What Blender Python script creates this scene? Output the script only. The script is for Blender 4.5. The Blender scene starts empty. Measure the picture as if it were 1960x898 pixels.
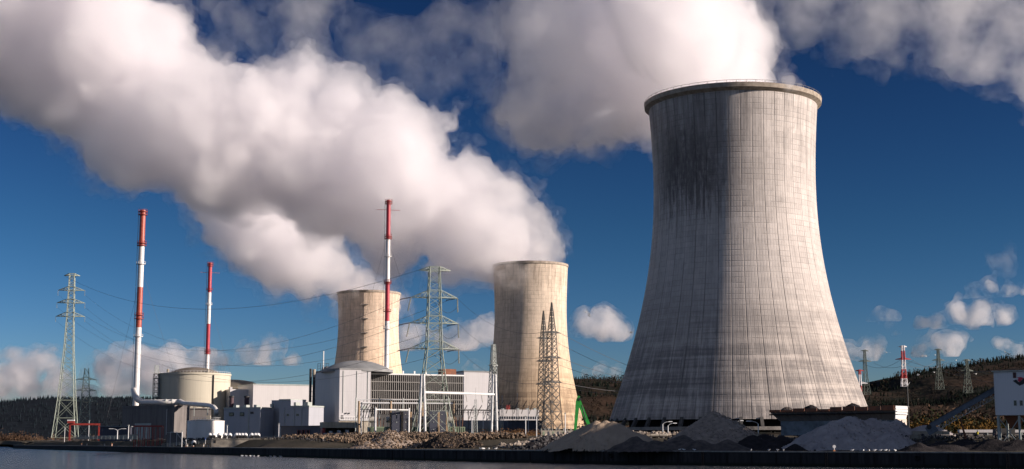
import bpy, bmesh, math, random
import numpy as np
from mathutils import Vector, Matrix

random.seed(7)
sc = bpy.context.scene
R = math.radians
F = 2750.0                      # focal length in photo pixels
PW, PH = 1960.0, 898.0
HOR = 848.0                     # horizon row
TH = math.atan((HOR - PH / 2) / F)
CAMZ = 4.76

# ------------------------------------------------------------------ camera
cam_d = bpy.data.cameras.new('camera')
cam = bpy.data.objects.new('camera', cam_d)
sc.collection.objects.link(cam)
cam.location = (0, 0, CAMZ)
cam.rotation_euler = (R(90) + TH, 0, 0)
cam_d.sensor_width = 36.0
cam_d.lens = F / PW * 36.0
cam_d.clip_start = 1.0
cam_d.clip_end = 60000
sc.camera = cam

# ------------------------------------------------------------------ light
SUN_EL, SUN_AZ = R(19), R(104)          # azimuth clockwise from +Y
w = bpy.data.worlds.new('World')
sc.world = w
w.use_nodes = True
wn, wl = w.node_tree.nodes, w.node_tree.links
bg = wn['Background']
sky = wn.new('ShaderNodeTexSky')
sky.sky_type = 'NISHITA'
sky.sun_disc = False
sky.sun_elevation = SUN_EL
sky.sun_rotation = SUN_AZ
sky.altitude = 1500
sky.air_density = 1.0
sky.dust_density = 0.35
sky.ozone_density = 3.5
# deepen the blue as on a clear cold day; broken cloud overhead and behind the viewer is added, unseen, to brighten the shade
ga = wn.new('ShaderNodeGamma'); ga.inputs[1].default_value = 2.2
wl.new(sky.outputs[0], ga.inputs[0])
mu = wn.new('ShaderNodeMix'); mu.data_type = 'RGBA'; mu.blend_type = 'MULTIPLY'; mu.inputs[0].default_value = 1
mu.inputs[7].default_value = (1.66 * .0411, 1.69 * .0411, 1.46 * .0411, 1)
wl.new(ga.outputs[0], mu.inputs[6])
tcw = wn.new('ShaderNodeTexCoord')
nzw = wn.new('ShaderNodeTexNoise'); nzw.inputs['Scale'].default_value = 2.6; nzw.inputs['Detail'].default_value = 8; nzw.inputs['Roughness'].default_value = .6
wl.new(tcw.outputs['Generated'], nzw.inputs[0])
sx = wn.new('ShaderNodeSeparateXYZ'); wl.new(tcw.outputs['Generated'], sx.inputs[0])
def wm(op, a, b):
    x = wn.new('ShaderNodeMath'); x.operation = op; x.use_clamp = op == 'MULTIPLY'
    for i, q in enumerate((a, b)):
        if isinstance(q, (int, float)): x.inputs[i].default_value = q
        else: wl.new(q, x.inputs[i])
    return x.outputs[0]
def wss(v, a, b):
    x = wn.new('ShaderNodeMapRange'); x.interpolation_type = 'SMOOTHSTEP'; wl.new(v, x.inputs[0]); x.inputs[1].default_value = a; x.inputs[2].default_value = b
    return x.outputs[0]
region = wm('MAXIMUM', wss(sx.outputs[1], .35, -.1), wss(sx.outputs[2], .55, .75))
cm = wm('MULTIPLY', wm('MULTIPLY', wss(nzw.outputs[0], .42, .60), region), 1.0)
mc = wn.new('ShaderNodeMix'); mc.data_type = 'RGBA'
lowb = wn.new('ShaderNodeMix'); lowb.data_type = 'RGBA'; lowb.blend_type = 'MULTIPLY'
wl.new(wss(sx.outputs[2], .16, .02), lowb.inputs[0]); wl.new(mu.outputs[2], lowb.inputs[6]); lowb.inputs[7].default_value = (1.05, .88, 1.22, 1)
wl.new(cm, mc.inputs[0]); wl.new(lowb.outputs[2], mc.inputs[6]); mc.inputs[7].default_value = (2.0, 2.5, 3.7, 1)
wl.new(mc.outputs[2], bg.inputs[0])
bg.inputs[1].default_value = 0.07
sd = bpy.data.lights.new('sun', 'SUN')
sun = bpy.data.objects.new('sun', sd)
sc.collection.objects.link(sun)
sdir = Vector((math.sin(SUN_AZ) * math.cos(SUN_EL), math.cos(SUN_AZ) * math.cos(SUN_EL), math.sin(SUN_EL)))
sun.rotation_euler = sdir.to_track_quat('Z', 'Y').to_euler()
sun.location = (300, -100, 300)
sd.energy = 5.0
sd.angle = R(0.5)
sd.color = (1.0, 0.86, 0.75)
sc.view_settings.view_transform = 'Standard'
sc.view_settings.look = 'None'
sc.view_settings.exposure = 0.7
sc.view_settings.gamma = 1.0
sc.view_settings.use_curve_mapping = False
cy = sc.cycles
cy.max_bounces = 18
cy.diffuse_bounces = 3
cy.glossy_bounces = 3
cy.volume_bounces = 16
cy.transparent_max_bounces = 64
cy.caustics_reflective = False
cy.caustics_refractive = False
cy.use_denoising = True
cy.use_adaptive_sampling = True
cy.adaptive_threshold = 0.02
cy.sample_clamp_indirect = 6.0

# ------------------------------------------------------------------ projection helpers (where the photo puts things on the ground)
CT, ST = math.cos(TH), math.sin(TH)
def ray(px, py):
    u, v = (px - PW / 2) / F, (PH / 2 - py) / F
    return Vector((u, CT - v * ST, ST + v * CT))
def W(px, py, Y):
    d = ray(px, py)
    return Vector((0, 0, CAMZ)) + d * (Y / d.y)
def G(px, py, z):
    d = ray(px, py)
    return Vector((0, 0, CAMZ)) + d * ((z - CAMZ) / d.z)
def ZY(py, Y): return W(980, py, Y).z
def proj(p):
    x, y, z = p[0], p[1], p[2] - CAMZ
    c = y * CT + z * ST
    return (PW / 2 + F * x / c, PH / 2 - F * (z * CT - y * ST) / c)

# ------------------------------------------------------------------ object helpers
COL = sc.collection
def setp(o, label=None, cat=None, group=None, kind=None):
    if label: o['label'] = label
    if cat: o['category'] = cat
    if group: o['group'] = group
    if kind: o['kind'] = kind
    return o
def empty(name, loc, label, cat, group=None, rz=0):
    o = bpy.data.objects.new(name, None)
    COL.objects.link(o)
    o.location = loc
    o.rotation_euler = (0, 0, rz)
    o.empty_display_size = 1
    return setp(o, label, cat, group)
class MB:
    """collects shapes of one mesh, in world or parent space"""
    def __init__(s): s.v, s.f, s.mi = [], [], []
    def add(s, vs, fs, mi=0):
        b = len(s.v)
        s.v += [tuple(p) for p in vs]
        s.f += [tuple(i + b for i in f) for f in fs]
        s.mi += [mi] * len(fs)
    def frustum(s, c, ax, ay, az, mi=0, top=1.0, topy=None):
        """box from centre of its base; ax, ay half vectors, az full vector; top scales the upper end"""
        c, ax, ay, az = Vector(c), Vector(ax), Vector(ay), Vector(az)
        ty = top if topy is None else topy
        vs = [c - ax - ay, c + ax - ay, c + ax + ay, c - ax + ay]
        vs += [c + az - ax * top - ay * ty, c + az + ax * top - ay * ty, c + az + ax * top + ay * ty, c + az - ax * top + ay * ty]
        s.add(vs, [(0, 3, 2, 1), (4, 5, 6, 7), (0, 1, 5, 4), (1, 2, 6, 5), (2, 3, 7, 6), (3, 0, 4, 7)], mi)
    def box(s, x0, x1, y0, y1, z0, z1, mi=0):
        s.frustum(((x0 + x1) / 2, (y0 + y1) / 2, z0), ((x1 - x0) / 2, 0, 0), (0, (y1 - y0) / 2, 0), (0, 0, z1 - z0), mi)
    def bar(s, a, b, wd, mi=0, n=4, r2=None):
        a, b = Vector(a), Vector(b)
        d = b - a
        if d.length < 1e-6: return
        d.normalize()
        u = d.cross(Vector((0, 0, 1)))
        if u.length < 1e-3: u = Vector((1, 0, 0))
        u.normalize()
        t = d.cross(u)
        r1 = wd / 2
        r2 = r1 if r2 is None else r2 / 2
        vs = []
        for p, r in ((a, r1), (b, r2)):
            for k in range(n):
                an = 2 * math.pi * (k + .5) / n
                vs.append(p + u * math.cos(an) * r + t * math.sin(an) * r)
        fs = [(k, (k + 1) % n, (k + 1) % n + n, k + n) for k in range(n)]
        fs += [tuple(range(n - 1, -1, -1)), tuple(range(n, 2 * n))]
        s.add(vs, fs, mi)
    def tube(s, pts, r, n=10, mi=0, cap=True):
        pts = [Vector(p) for p in pts]
        vs = []
        ref = Vector((0, 0, 1))
        for i, p in enumerate(pts):
            d = (pts[min(i + 1, len(pts) - 1)] - pts[max(i - 1, 0)]).normalized()
            u = d.cross(ref)
            if u.length < 1e-2: u = d.cross(Vector((0, 1, 0)))
            u.normalize()
            t = d.cross(u)
            rr = r[i] if isinstance(r, (list, tuple)) else r
            for k in range(n):
                an = 2 * math.pi * k / n
                vs.append(p + (u * math.cos(an) + t * math.sin(an)) * rr)
        fs = []
        for i in range(len(pts) - 1):
            for k in range(n):
                fs.append((i * n + k, i * n + (k + 1) % n, (i + 1) * n + (k + 1) % n, (i + 1) * n + k))
        if cap:
            fs += [tuple(range(n - 1, -1, -1)), tuple(range((len(pts) - 1) * n, len(pts) * n))]
        s.add(vs, fs, mi)
    def lathe(s, prof, n=48, c=(0, 0, 0), mi=0, cap_top=False, cap_bot=False, mis=None):
        b = len(s.v)
        for r, z in prof:
            for k in range(n):
                a = 2 * math.pi * k / n
                s.v.append((c[0] + r * math.cos(a), c[1] + r * math.sin(a), c[2] + z))
        for i in range(len(prof) - 1):
            for k in range(n):
                s.f.append((b + i * n + k, b + i * n + (k + 1) % n, b + (i + 1) * n + (k + 1) % n, b + (i + 1) * n + k))
                s.mi.append(mis[i] if mis else mi)
        if cap_top:
            s.f.append(tuple(b + (len(prof) - 1) * n + k for k in range(n))); s.mi.append(mis[-1] if mis else mi)
        if cap_bot:
            s.f.append(tuple(b + k for k in range(n - 1, -1, -1))); s.mi.append(mis[0] if mis else mi)
    def build(s, name, mats, parent=None, smooth=False, loc=None, label=None, cat=None, group=None, kind=None):
        me = bpy.data.meshes.new(name)
        vs = s.v
        me.from_pydata(vs, [], s.f)
        if not isinstance(mats, (list, tuple)): mats = [mats]
        for m in mats: me.materials.append(m)
        if any(s.mi): me.polygons.foreach_set('material_index', s.mi)
        if smooth: me.polygons.foreach_set('use_smooth', [True] * len(s.f))
        o = bpy.data.objects.new(name, me)
        COL.objects.link(o)
        if parent is not None: o.parent = parent
        if loc is not None: o.location = loc
        return setp(o, label, cat, group, kind)
def local(pts, o):
    inv = (Matrix.Translation(o.location) @ Matrix.Rotation(o.rotation_euler[2], 4, 'Z')).inverted()
    return [inv @ Vector(p) for p in pts]
def copy_tree(o, parent=None):
    c = o.copy()
    COL.objects.link(c)
    c.parent = parent
    for ch in list(o.children): copy_tree(ch, c)
    return c

# ------------------------------------------------------------------ materials
MATS = {}
def mat(name, col, rough=0.7, metal=0.0, var=0.18, scale=0.5, stretch=(1, 1, 1), bump=0.0, bscale=None, col2=None, spec=None, thr=None):
    """procedural surface: base colour broken up by object-space noise (dirt, wear), optional bump"""
    if name in MATS: return MATS[name]
    m = bpy.data.materials.new(name)
    m.use_nodes = True
    n, l = m.node_tree.nodes, m.node_tree.links
    b = n['Principled BSDF']
    tc = n.new('ShaderNodeTexCoord')
    mp = n.new('ShaderNodeMapping')
    mp.inputs['Scale'].default_value = stretch
    l.new(tc.outputs['Object'], mp.inputs[0])
    nz = n.new('ShaderNodeTexNoise')
    nz.inputs['Scale'].default_value = scale
    nz.inputs['Detail'].default_value = 7
    nz.inputs['Roughness'].default_value = 0.65
    l.new(mp.outputs[0], nz.inputs[0])
    rp = n.new('ShaderNodeValToRGB')
    e = rp.color_ramp.elements
    lo = [max(0, c * (1 - var)) for c in col] if col2 is None else list(col2)
    hi = [min(1, c * (1 + var)) for c in col] if col2 is None else list(col)
    e[0].position, e[1].position = thr or (0.3, 0.7)
    e[0].color = (*lo, 1); e[1].color = (*hi, 1)
    l.new(nz.outputs[0], rp.inputs[0])
    l.new(rp.outputs[0], b.inputs['Base Color'])
    b.inputs['Roughness'].default_value = rough
    b.inputs['Metallic'].default_value = metal
    if spec is None and rough >= .85: spec = .08
    if spec is not None: b.inputs['Specular IOR Level'].default_value = spec
    if bump:
        bp = n.new('ShaderNodeBump')
        bp.inputs['Strength'].default_value = 1.0
        bp.inputs['Distance'].default_value = bump
        nb = n.new('ShaderNodeTexNoise')
        nb.inputs['Scale'].default_value = bscale or scale * 6
        nb.inputs['Detail'].default_value = 5
        l.new(tc.outputs['Object'], nb.inputs[0])
        l.new(nb.outputs[0], bp.inputs['Height'])
        l.new(bp.outputs[0], b.inputs['Normal'])
    MATS[name] = m
    return m
class NT:
    """tiny helper to write node maths"""
    def __init__(s, m): s.n, s.l = m.node_tree.nodes, m.node_tree.links
    def m(s, op, a, b=None, c=None):
        x = s.n.new('ShaderNodeMath'); x.operation = op
        for i, q in enumerate((a, b, c)):
            if q is None: continue
            if isinstance(q, (int, float)): x.inputs[i].default_value = q
            else: s.l.new(q, x.inputs[i])
        return x.outputs[0]
    def ss(s, v, a, b):
        x = s.n.new('ShaderNodeMapRange'); x.interpolation_type = 'SMOOTHSTEP'
        s.l.new(v, x.inputs[0]); x.inputs[1].default_value = a; x.inputs[2].default_value = b
        return x.outputs[0]
    def mix(s, f, a, b, blend='MIX'):
        x = s.n.new('ShaderNodeMix'); x.data_type = 'RGBA'; x.blend_type = blend
        for sock, q in ((x.inputs[0], f), (x.inputs[6], a), (x.inputs[7], b)):
            if isinstance(q, (int, float)): sock.default_value = q
            elif isinstance(q, tuple): sock.default_value = (*q, 1)
            else: s.l.new(q, sock)
        return x.outputs[2]
    def noise(s, vec, scale, detail=5, rough=0.6):
        x = s.n.new('ShaderNodeTexNoise'); x.inputs['Scale'].default_value = scale
        x.inputs['Detail'].default_value = detail; x.inputs['Roughness'].default_value = rough
        s.l.new(vec, x.inputs[0]); return x.outputs[0]
    def comb(s, x, y, z):
        c = s.n.new('ShaderNodeCombineXYZ')
        for i, q in enumerate((x, y, z)):
            if isinstance(q, (int, float)): c.inputs[i].default_value = q
            else: s.l.new(q, c.inputs[i])
        return c.outputs[0]
# ------------------------------------------------------------------ clouds and steam: closed shells round a field of puffs, each filled with pale scattering air
rng = np.random.default_rng(11)
def ngrid(shape, cell):
    """smooth random field on a grid, lattice spacing CELL voxels"""
    out = rng.random([int(s / cell) + 3 for s in shape])
    for ax, s in enumerate(shape):
        t = (np.arange(s) + rng.random() * cell * .9) / cell
        i = t.astype(int); f = t - i; f = f * f * (3 - 2 * f)
        sh = [1, 1, 1]; sh[ax] = s; f = f.reshape(sh)
        a = np.take(out, i, axis=ax); b = np.take(out, i + 1, axis=ax)
        out = a * (1 - f) + b * f
    return out * 2 - 1
def nets(Fd, iso):
    """surface nets: closed quad mesh at level ISO"""
    S = Fd > iso
    nx, ny, nz = [s - 1 for s in Fd.shape]
    acc = np.zeros((nx, ny, nz, 3)); cnt = np.zeros((nx, ny, nz))
    for ax in range(3):
        o = [a for a in range(3) if a != ax]
        for d1 in (0, 1):
            for d2 in (0, 1):
                sl0 = [None] * 3; sl1 = [None] * 3
                sl0[ax] = slice(0, -1); sl1[ax] = slice(1, None)
                for q, d in zip(o, (d1, d2)):
                    sl0[q] = sl1[q] = slice(d, Fd.shape[q] - 1 + d)
                a, b = Fd[tuple(sl0)], Fd[tuple(sl1)]
                cr = (a > iso) != (b > iso)
                t = np.where(cr, (iso - a) / np.where(cr, b - a, 1), 0)
                acc[..., ax] += np.where(cr, t, 0)
                acc[..., o[0]] += cr * d1; acc[..., o[1]] += cr * d2
                cnt += cr
    act = cnt > 0
    idx = -np.ones(act.shape, int); idx[act] = np.arange(act.sum())
    cells = np.argwhere(act)
    verts = cells + acc[act] / cnt[act][:, None]
    quads = []
    for ax in range(3):
        o = [(1, 2), (2, 0), (0, 1)][ax]
        a = np.take(S, range(0, Fd.shape[ax] - 1), axis=ax); b = np.take(S, range(1, Fd.shape[ax]), axis=ax)
        e = np.argwhere(a != b)
        e = e[(e[:, o[0]] > 0) & (e[:, o[1]] > 0) & (e[:, o[0]] < act.shape[o[0]]) & (e[:, o[1]] < act.shape[o[1]])]
        q = []
        for d in ((-1, -1), (0, -1), (0, 0), (-1, 0)):
            c = e.copy(); c[:, o[0]] += d[0]; c[:, o[1]] += d[1]
            q.append(idx[c[:, 0], c[:, 1], c[:, 2]])
        q = np.stack(q, 1)
        flip = ~a[e[:, 0], e[:, 1], e[:, 2]]
        q[flip] = q[flip][:, ::-1]
        quads.append(q)
    return verts, np.concatenate(quads)
def vol_mat(name, dens, col=(.990, .982, .991), aniso=0.5, wisp=None):
    m = bpy.data.materials.new(name)
    m.use_nodes = True
    n, l = m.node_tree.nodes, m.node_tree.links
    n.clear()
    out = n.new('ShaderNodeOutputMaterial')
    v = n.new('ShaderNodeVolumePrincipled')
    v.inputs['Color'].default_value = (*col, 1)
    v.inputs['Density'].default_value = dens
    v.inputs['Anisotropy'].default_value = aniso
    if wisp:                       # torn, uneven air: the density comes and goes at the given size in metres
        t = NT(m); tc = n.new('ShaderNodeTexCoord')
        q = t.noise(tc.outputs['Object'], 1.0 / wisp, 5, .62)
        l.new(t.m('MULTIPLY', t.ss(q, .40, .66), dens * 2.2), v.inputs['Density'])
        m.cycles.volume_step_rate = 2.0
    l.new(v.outputs[0], out.inputs['Volume'])
    return m
def puffs(D, spec, kids=7, kr=0.45, depth=0.45, dy=0.0):
    """SPEC rows: px, py, r px. Returns world blobs (x, y, z, r); child puffs bulge from each"""
    out = []
    for row in spec:
        px, py, r = row[:3]
        Y = (row[3] if len(row) > 3 else D) + rng.uniform(-1, 1) * r * D / F * depth
        c = W(px, py, Y); rr = r * Y / F
        out.append((c.x, c.y, c.z, rr))
        for _ in range(kids):
            v = rng.normal(size=3); v /= np.linalg.norm(v)
            k = kr * rng.uniform(.6, 1.15)
            out.append((c.x + v[0] * rr * .76, c.y + v[1] * rr * .76, c.z + v[2] * rr * .72, rr * k))
    return out
def cloud(name, blobs, vox, shells, label, cat, group=None, octs=((14, 1.0), (6, .5), (3, .22)), amp=8.0, kind=None, clipz=None, soft=.22):
    """shells: (iso in metres inwards, density, extra noise metres, part name)"""
    B = np.array(blobs)
    pad = amp * 2.4 - min(0, min(s[0] for s in shells)) + vox * 3
    lo = (B[:, :3] - B[:, 3:4]).min(0) - pad; hi = (B[:, :3] + B[:, 3:4]).max(0) + pad
    if clipz is not None: lo[2] = clipz - vox
    shape = tuple(np.ceil((hi - lo) / vox).astype(int) + 1)
    X, Yg, Z = [lo[i] + np.arange(shape[i]) * vox for i in range(3)]
    Fd = np.full(shape, -1e3, np.float32)
    for x, y, z, r in B:
        R2 = r * 1.25 + pad
        i0 = np.maximum(((np.array([x, y, z]) - R2 - lo) / vox).astype(int), 0)
        i1 = np.minimum(((np.array([x, y, z]) + R2 - lo) / vox).astype(int) + 2, shape)
        sl = tuple(slice(a, b) for a, b in zip(i0, i1))
        if min(b - a for a, b in zip(i0, i1)) < 1: continue
        d = np.sqrt((X[sl[0]][:, None, None] - x) ** 2 + (Yg[sl[1]][None, :, None] - y) ** 2 + (Z[sl[2]][None, None, :] - z) ** 2)
        g = (r - d).astype(np.float32)
        k = soft * min(r, 60)
        cur = Fd[sl]
        h = np.clip(.5 + .5 * (g - cur) / k, 0, 1)
        Fd[sl] = cur * (1 - h) + g * h + k * h * (1 - h)
    nz = 0
    for c, a in octs:
        nz = nz + a * (np.abs(ngrid(shape, c)) * 2.2 - .5)
    Fd = Fd + amp * nz
    if clipz is not None: Fd[:, :, 0] = -1e3
    for s_ in (0, -1):
        Fd[s_] = -1e3; Fd[:, s_] = -1e3; Fd[:, :, s_] = -1e3
    root = None
    mid = (lo + hi) / 2
    if len(shells) > 1 or True:
        root = bpy.data.objects.new(name, None); COL.objects.link(root)
        root.location = (mid[0], mid[1], lo[2])
        setp(root, label, cat, group, kind)
    for iso, dens, xn, pname, *wp in shells:
        Fx = Fd
        if xn:
            Fx = Fd + xn * (.8 * ngrid(shape, 9) + .7 * ngrid(shape, 4) + .55 * ngrid(shape, 2.2))
            for s_ in (0, -1):
                Fx[s_] = -1e3; Fx[:, s_] = -1e3; Fx[:, :, s_] = -1e3
            if clipz is not None: Fx[:, :, 0] = -1e3
        v, q = nets(Fx, iso)
        if not len(q): continue
        v = v * vox + lo - np.array(root.location)
        me = bpy.data.meshes.new(pname)
        me.vertices.add(len(v)); me.vertices.foreach_set('co', v.astype(np.float32).ravel())
        me.loops.add(q.size); me.loops.foreach_set('vertex_index', q.astype(np.int32).ravel())
        me.polygons.add(len(q)); me.polygons.foreach_set('loop_start', np.arange(0, q.size, 4, dtype=np.int32))
        me.polygons.foreach_set('loop_total', np.full(len(q), 4, np.int32))
        me.update(); me.validate()
        me.materials.append(vol_mat('%s_%s' % (name, pname), dens, wisp=wp[0] if wp else None))
        o = bpy.data.objects.new(pname, me); COL.objects.link(o)
        o.parent = root
        print(name, pname, len(v), shape)
    return root
SH = ((12, .016, 0, 'dense_core'), (2, .028, 2, 'puffs', 24), (0, .026, 5, 'soft_edge'), (-8, .005, 9, 'thin_wisps', 26))
specB = [(1013, 522, 46), (990, 505, 50), (1030, 492, 30), (1046, 486, 22), (1030, 455, 30), (975, 475, 62), (930, 440, 80), (1000, 430, 40), (965, 385, 45), (905, 362, 52), (900, 325, 30), (868, 435, 76),
         (808, 375, 86), (765, 315, 84), (800, 260, 60), (835, 245, 38), (765, 220, 42), (700, 290, 95), (745, 430, 80), (640, 250, 90), (650, 180, 55), (590, 150, 52),
         (560, 300, 110), (480, 230, 100), (540, 170, 60), (440, 330, 90), (380, 240, 110), (300, 180, 120), (260, 270, 90), (180, 190, 100), (200, 90, 110), (90, 130, 110), (60, 30, 110), (-60, 60, 130),
         (300, 70, 66), (-180, 20, 150), (150, -30, 120), (-40, -80, 120), (640, 370, 80), (840, 510, 30), (410, 160, 50)]
OC = ((26, .8), (12, .5), (6, .42), (3.2, .40), (2.1, .28))
cloud('steam_plume', puffs(1200, specB, 14, kr=.42), 3.0, SH, 'broad white plume from the middle cooling tower, drifting across the upper left sky', 'steam plume', 'steam plumes of the cooling towers', amp=8, octs=OC, soft=.14)
specA = [(700, 572, 40), (680, 555, 42), (720, 560, 28), (640, 530, 48), (600, 505, 62), (555, 475, 72), (500, 440, 78), (455, 400, 74), (540, 520, 36), (590, 550, 26), (420, 360, 60), (740, 570, 20)]
cloud('steam_plume', puffs(1400, specA, 14, kr=.42), 3.2, SH, 'lower smaller plume leaving the far left cooling tower and joining the broad plume', 'steam plume', 'steam plumes of the cooling towers', amp=8, octs=OC, soft=.14)
specC = [(1408, 190, 88, 655), (1360, 130, 100, 690), (1425, 95, 52, 665), (1300, 180, 100, 715), (1400, 60, 60), (1290, 60, 110), (1200, 170, 95, 700), (1130, 60, 110, 700), (1240, -30, 110), (1110, 200, 66, 700), (1030, 225, 60, 700),
         (990, 200, 45), (1050, 110, 75), (1330, -60, 100), (1030, 0, 60), (1150, 245, 36)]
cloud('steam_plume', puffs(650, specC, 14, kr=.42), 1.8, ((8, .015, 0, 'dense_core'), (1, .046, 1.5, 'puffs', 15), (0, .036, 3.2, 'soft_edge'), (-5, .008, 6, 'thin_wisps', 15)),
      'near plume pouring from the large right-hand cooling tower across the top of the sky', 'steam plume', 'steam plumes of the cooling towers', amp=4.5, octs=OC, soft=.14)
cloud('steam_wisp', puffs(600, [(1515, 153, 11), (1500, 150, 9), (1532, 163, 7)], 8), .8, ((.5, .08, .5, 'puffs'), (-1.2, .025, 1, 'soft_edge')), 'tiny stray wisp of steam right of the near plume, just above the rim', 'steam wisp', 'steam plumes of the cooling towers', amp=1.2)
# fair-weather cumulus far off near the horizon and soft grey banks high up
CU = ((24, .010, 0, 'dense_core'), (9, .010, 8, 'puffs', 60), (-4, .005, 16, 'soft_edge', 80))
TH_ = ((-4, .0024, 20, 'thick_part', 190), (-30, .0014, 34, 'thin_part', 110))
VE = ((-4, .0012, 20, 'thick_part', 130), (-26, .0008, 34, 'thin_part', 80))
def cum(spec, label, D=5200, sh=CU, vox=11, amp=17, flat_=None, name='cloud', kids=20):
    cl = ZY(flat_, D) if flat_ else None
    return cloud(name, puffs(D, spec, kids, kr=.36), vox, sh, label, 'cloud', 'clouds in the distance', amp=amp, clipz=cl, soft=.2, octs=((12, 1), (6, .6), (3, .35)))
cum([(40, 705, 40), (90, 692, 32), (0, 735, 40), (110, 742, 36), (-60, 700, 50), (60, 745, 36)], 'grey-white cumulus at the far left edge above the hill')
cum([(200, 702, 32), (255, 690, 36), (330, 684, 38), (390, 692, 34), (300, 715, 40), (225, 735, 34), (170, 760, 26), (350, 715, 34)], 'wide grey cumulus bank behind the cream containment building')
cum([(470, 684, 28), (505, 676, 28), (532, 668, 22), (555, 692, 18), (500, 695, 26), (430, 690, 22)], 'small bright-topped cumulus between the thin chimney and the far cooling tower', flat_=700)
cum([(790, 655, 30), (845, 645, 30), (895, 640, 32), (928, 632, 26), (765, 660, 20), (870, 665, 28)], 'cumulus behind the tallest green pylon and left of the middle tower', flat_=672)
cum([(910, 704, 13), (922, 708, 12), (900, 708, 8)], 'tiny cumulus just above the white annex roof')
cum([(1125, 627, 28), (1158, 616, 28), (1182, 632, 22), (1105, 637, 16), (1150, 637, 22)], 'rounded white cumulus between the middle and the large tower', flat_=654)
cum([(1148, 712, 18), (1175, 717, 13), (1120, 717, 10), (1190, 712, 9)], 'low small cumulus on the hill line between the two right towers')
cum([(1835, 600, 30), (1800, 610, 22), (1878, 597, 30), (1918, 602, 22), (1778, 614, 12), (1860, 612, 24)], 'largest bright cumulus low in the right-hand sky', flat_=630)
cum([(1900, 553, 20), (1932, 554, 22), (1868, 558, 11), (1965, 556, 22)], 'flat cumulus touching the right edge above the largest one', flat_=570)
cum([(1690, 608, 11), (1672, 610, 8), (1712, 607, 8)], 'tiny flat cumulus right of the large tower', flat_=616)
cum([(1800, 655, 26), (1770, 664, 20), (1835, 652, 17), (1858, 650, 8), (1815, 672, 18)], 'cumulus just above the red and white pylon', flat_=684)
cum([(1655, 676, 26), (1685, 670, 18), (1630, 668, 22), (1715, 637, 12)], 'low cumulus bank behind the leftmost pylon on the hill', flat_=692)
cum([(1930, 668, 14), (1950, 672, 12), (1910, 662, 8)], 'faint small cumulus above the wooded hill at the right edge')
cum([(1905, 492, 8), (1920, 494, 6)], 'tiny faint cloud speck at mid height by the right edge', sh=TH_)
cum([(1545, 40, 45), (1620, 50, 55), (1700, 55, 65), (1790, 60, 66), (1870, 80, 74), (1950, 100, 84), (1700, 0, 60), (1600, -20, 60), (1850, -10, 80), (1500, 20, 26)], 'soft grey cloud bank across the top right corner', D=4200, sh=TH_, vox=12, amp=26, kids=6)
cum([(700, 80, 36), (760, 100, 44), (840, 110, 44), (900, 130, 40), (860, 50, 36), (740, 155, 22), (930, 50, 36), (560, 0, 40), (800, 170, 24)], 'thin torn grey cloud veil at the top between the two plumes', D=3600, sh=VE, vox=11, amp=26, kids=6)
cum([(450, 30, 38), (500, 70, 40), (560, 40, 44), (610, 20, 34), (430, 95, 24), (530, -10, 44), (590, 80, 26)], 'soft torn cloud above the upper edge of the broad left plume', D=3600, sh=TH_, vox=11, amp=22, kids=6)
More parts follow.
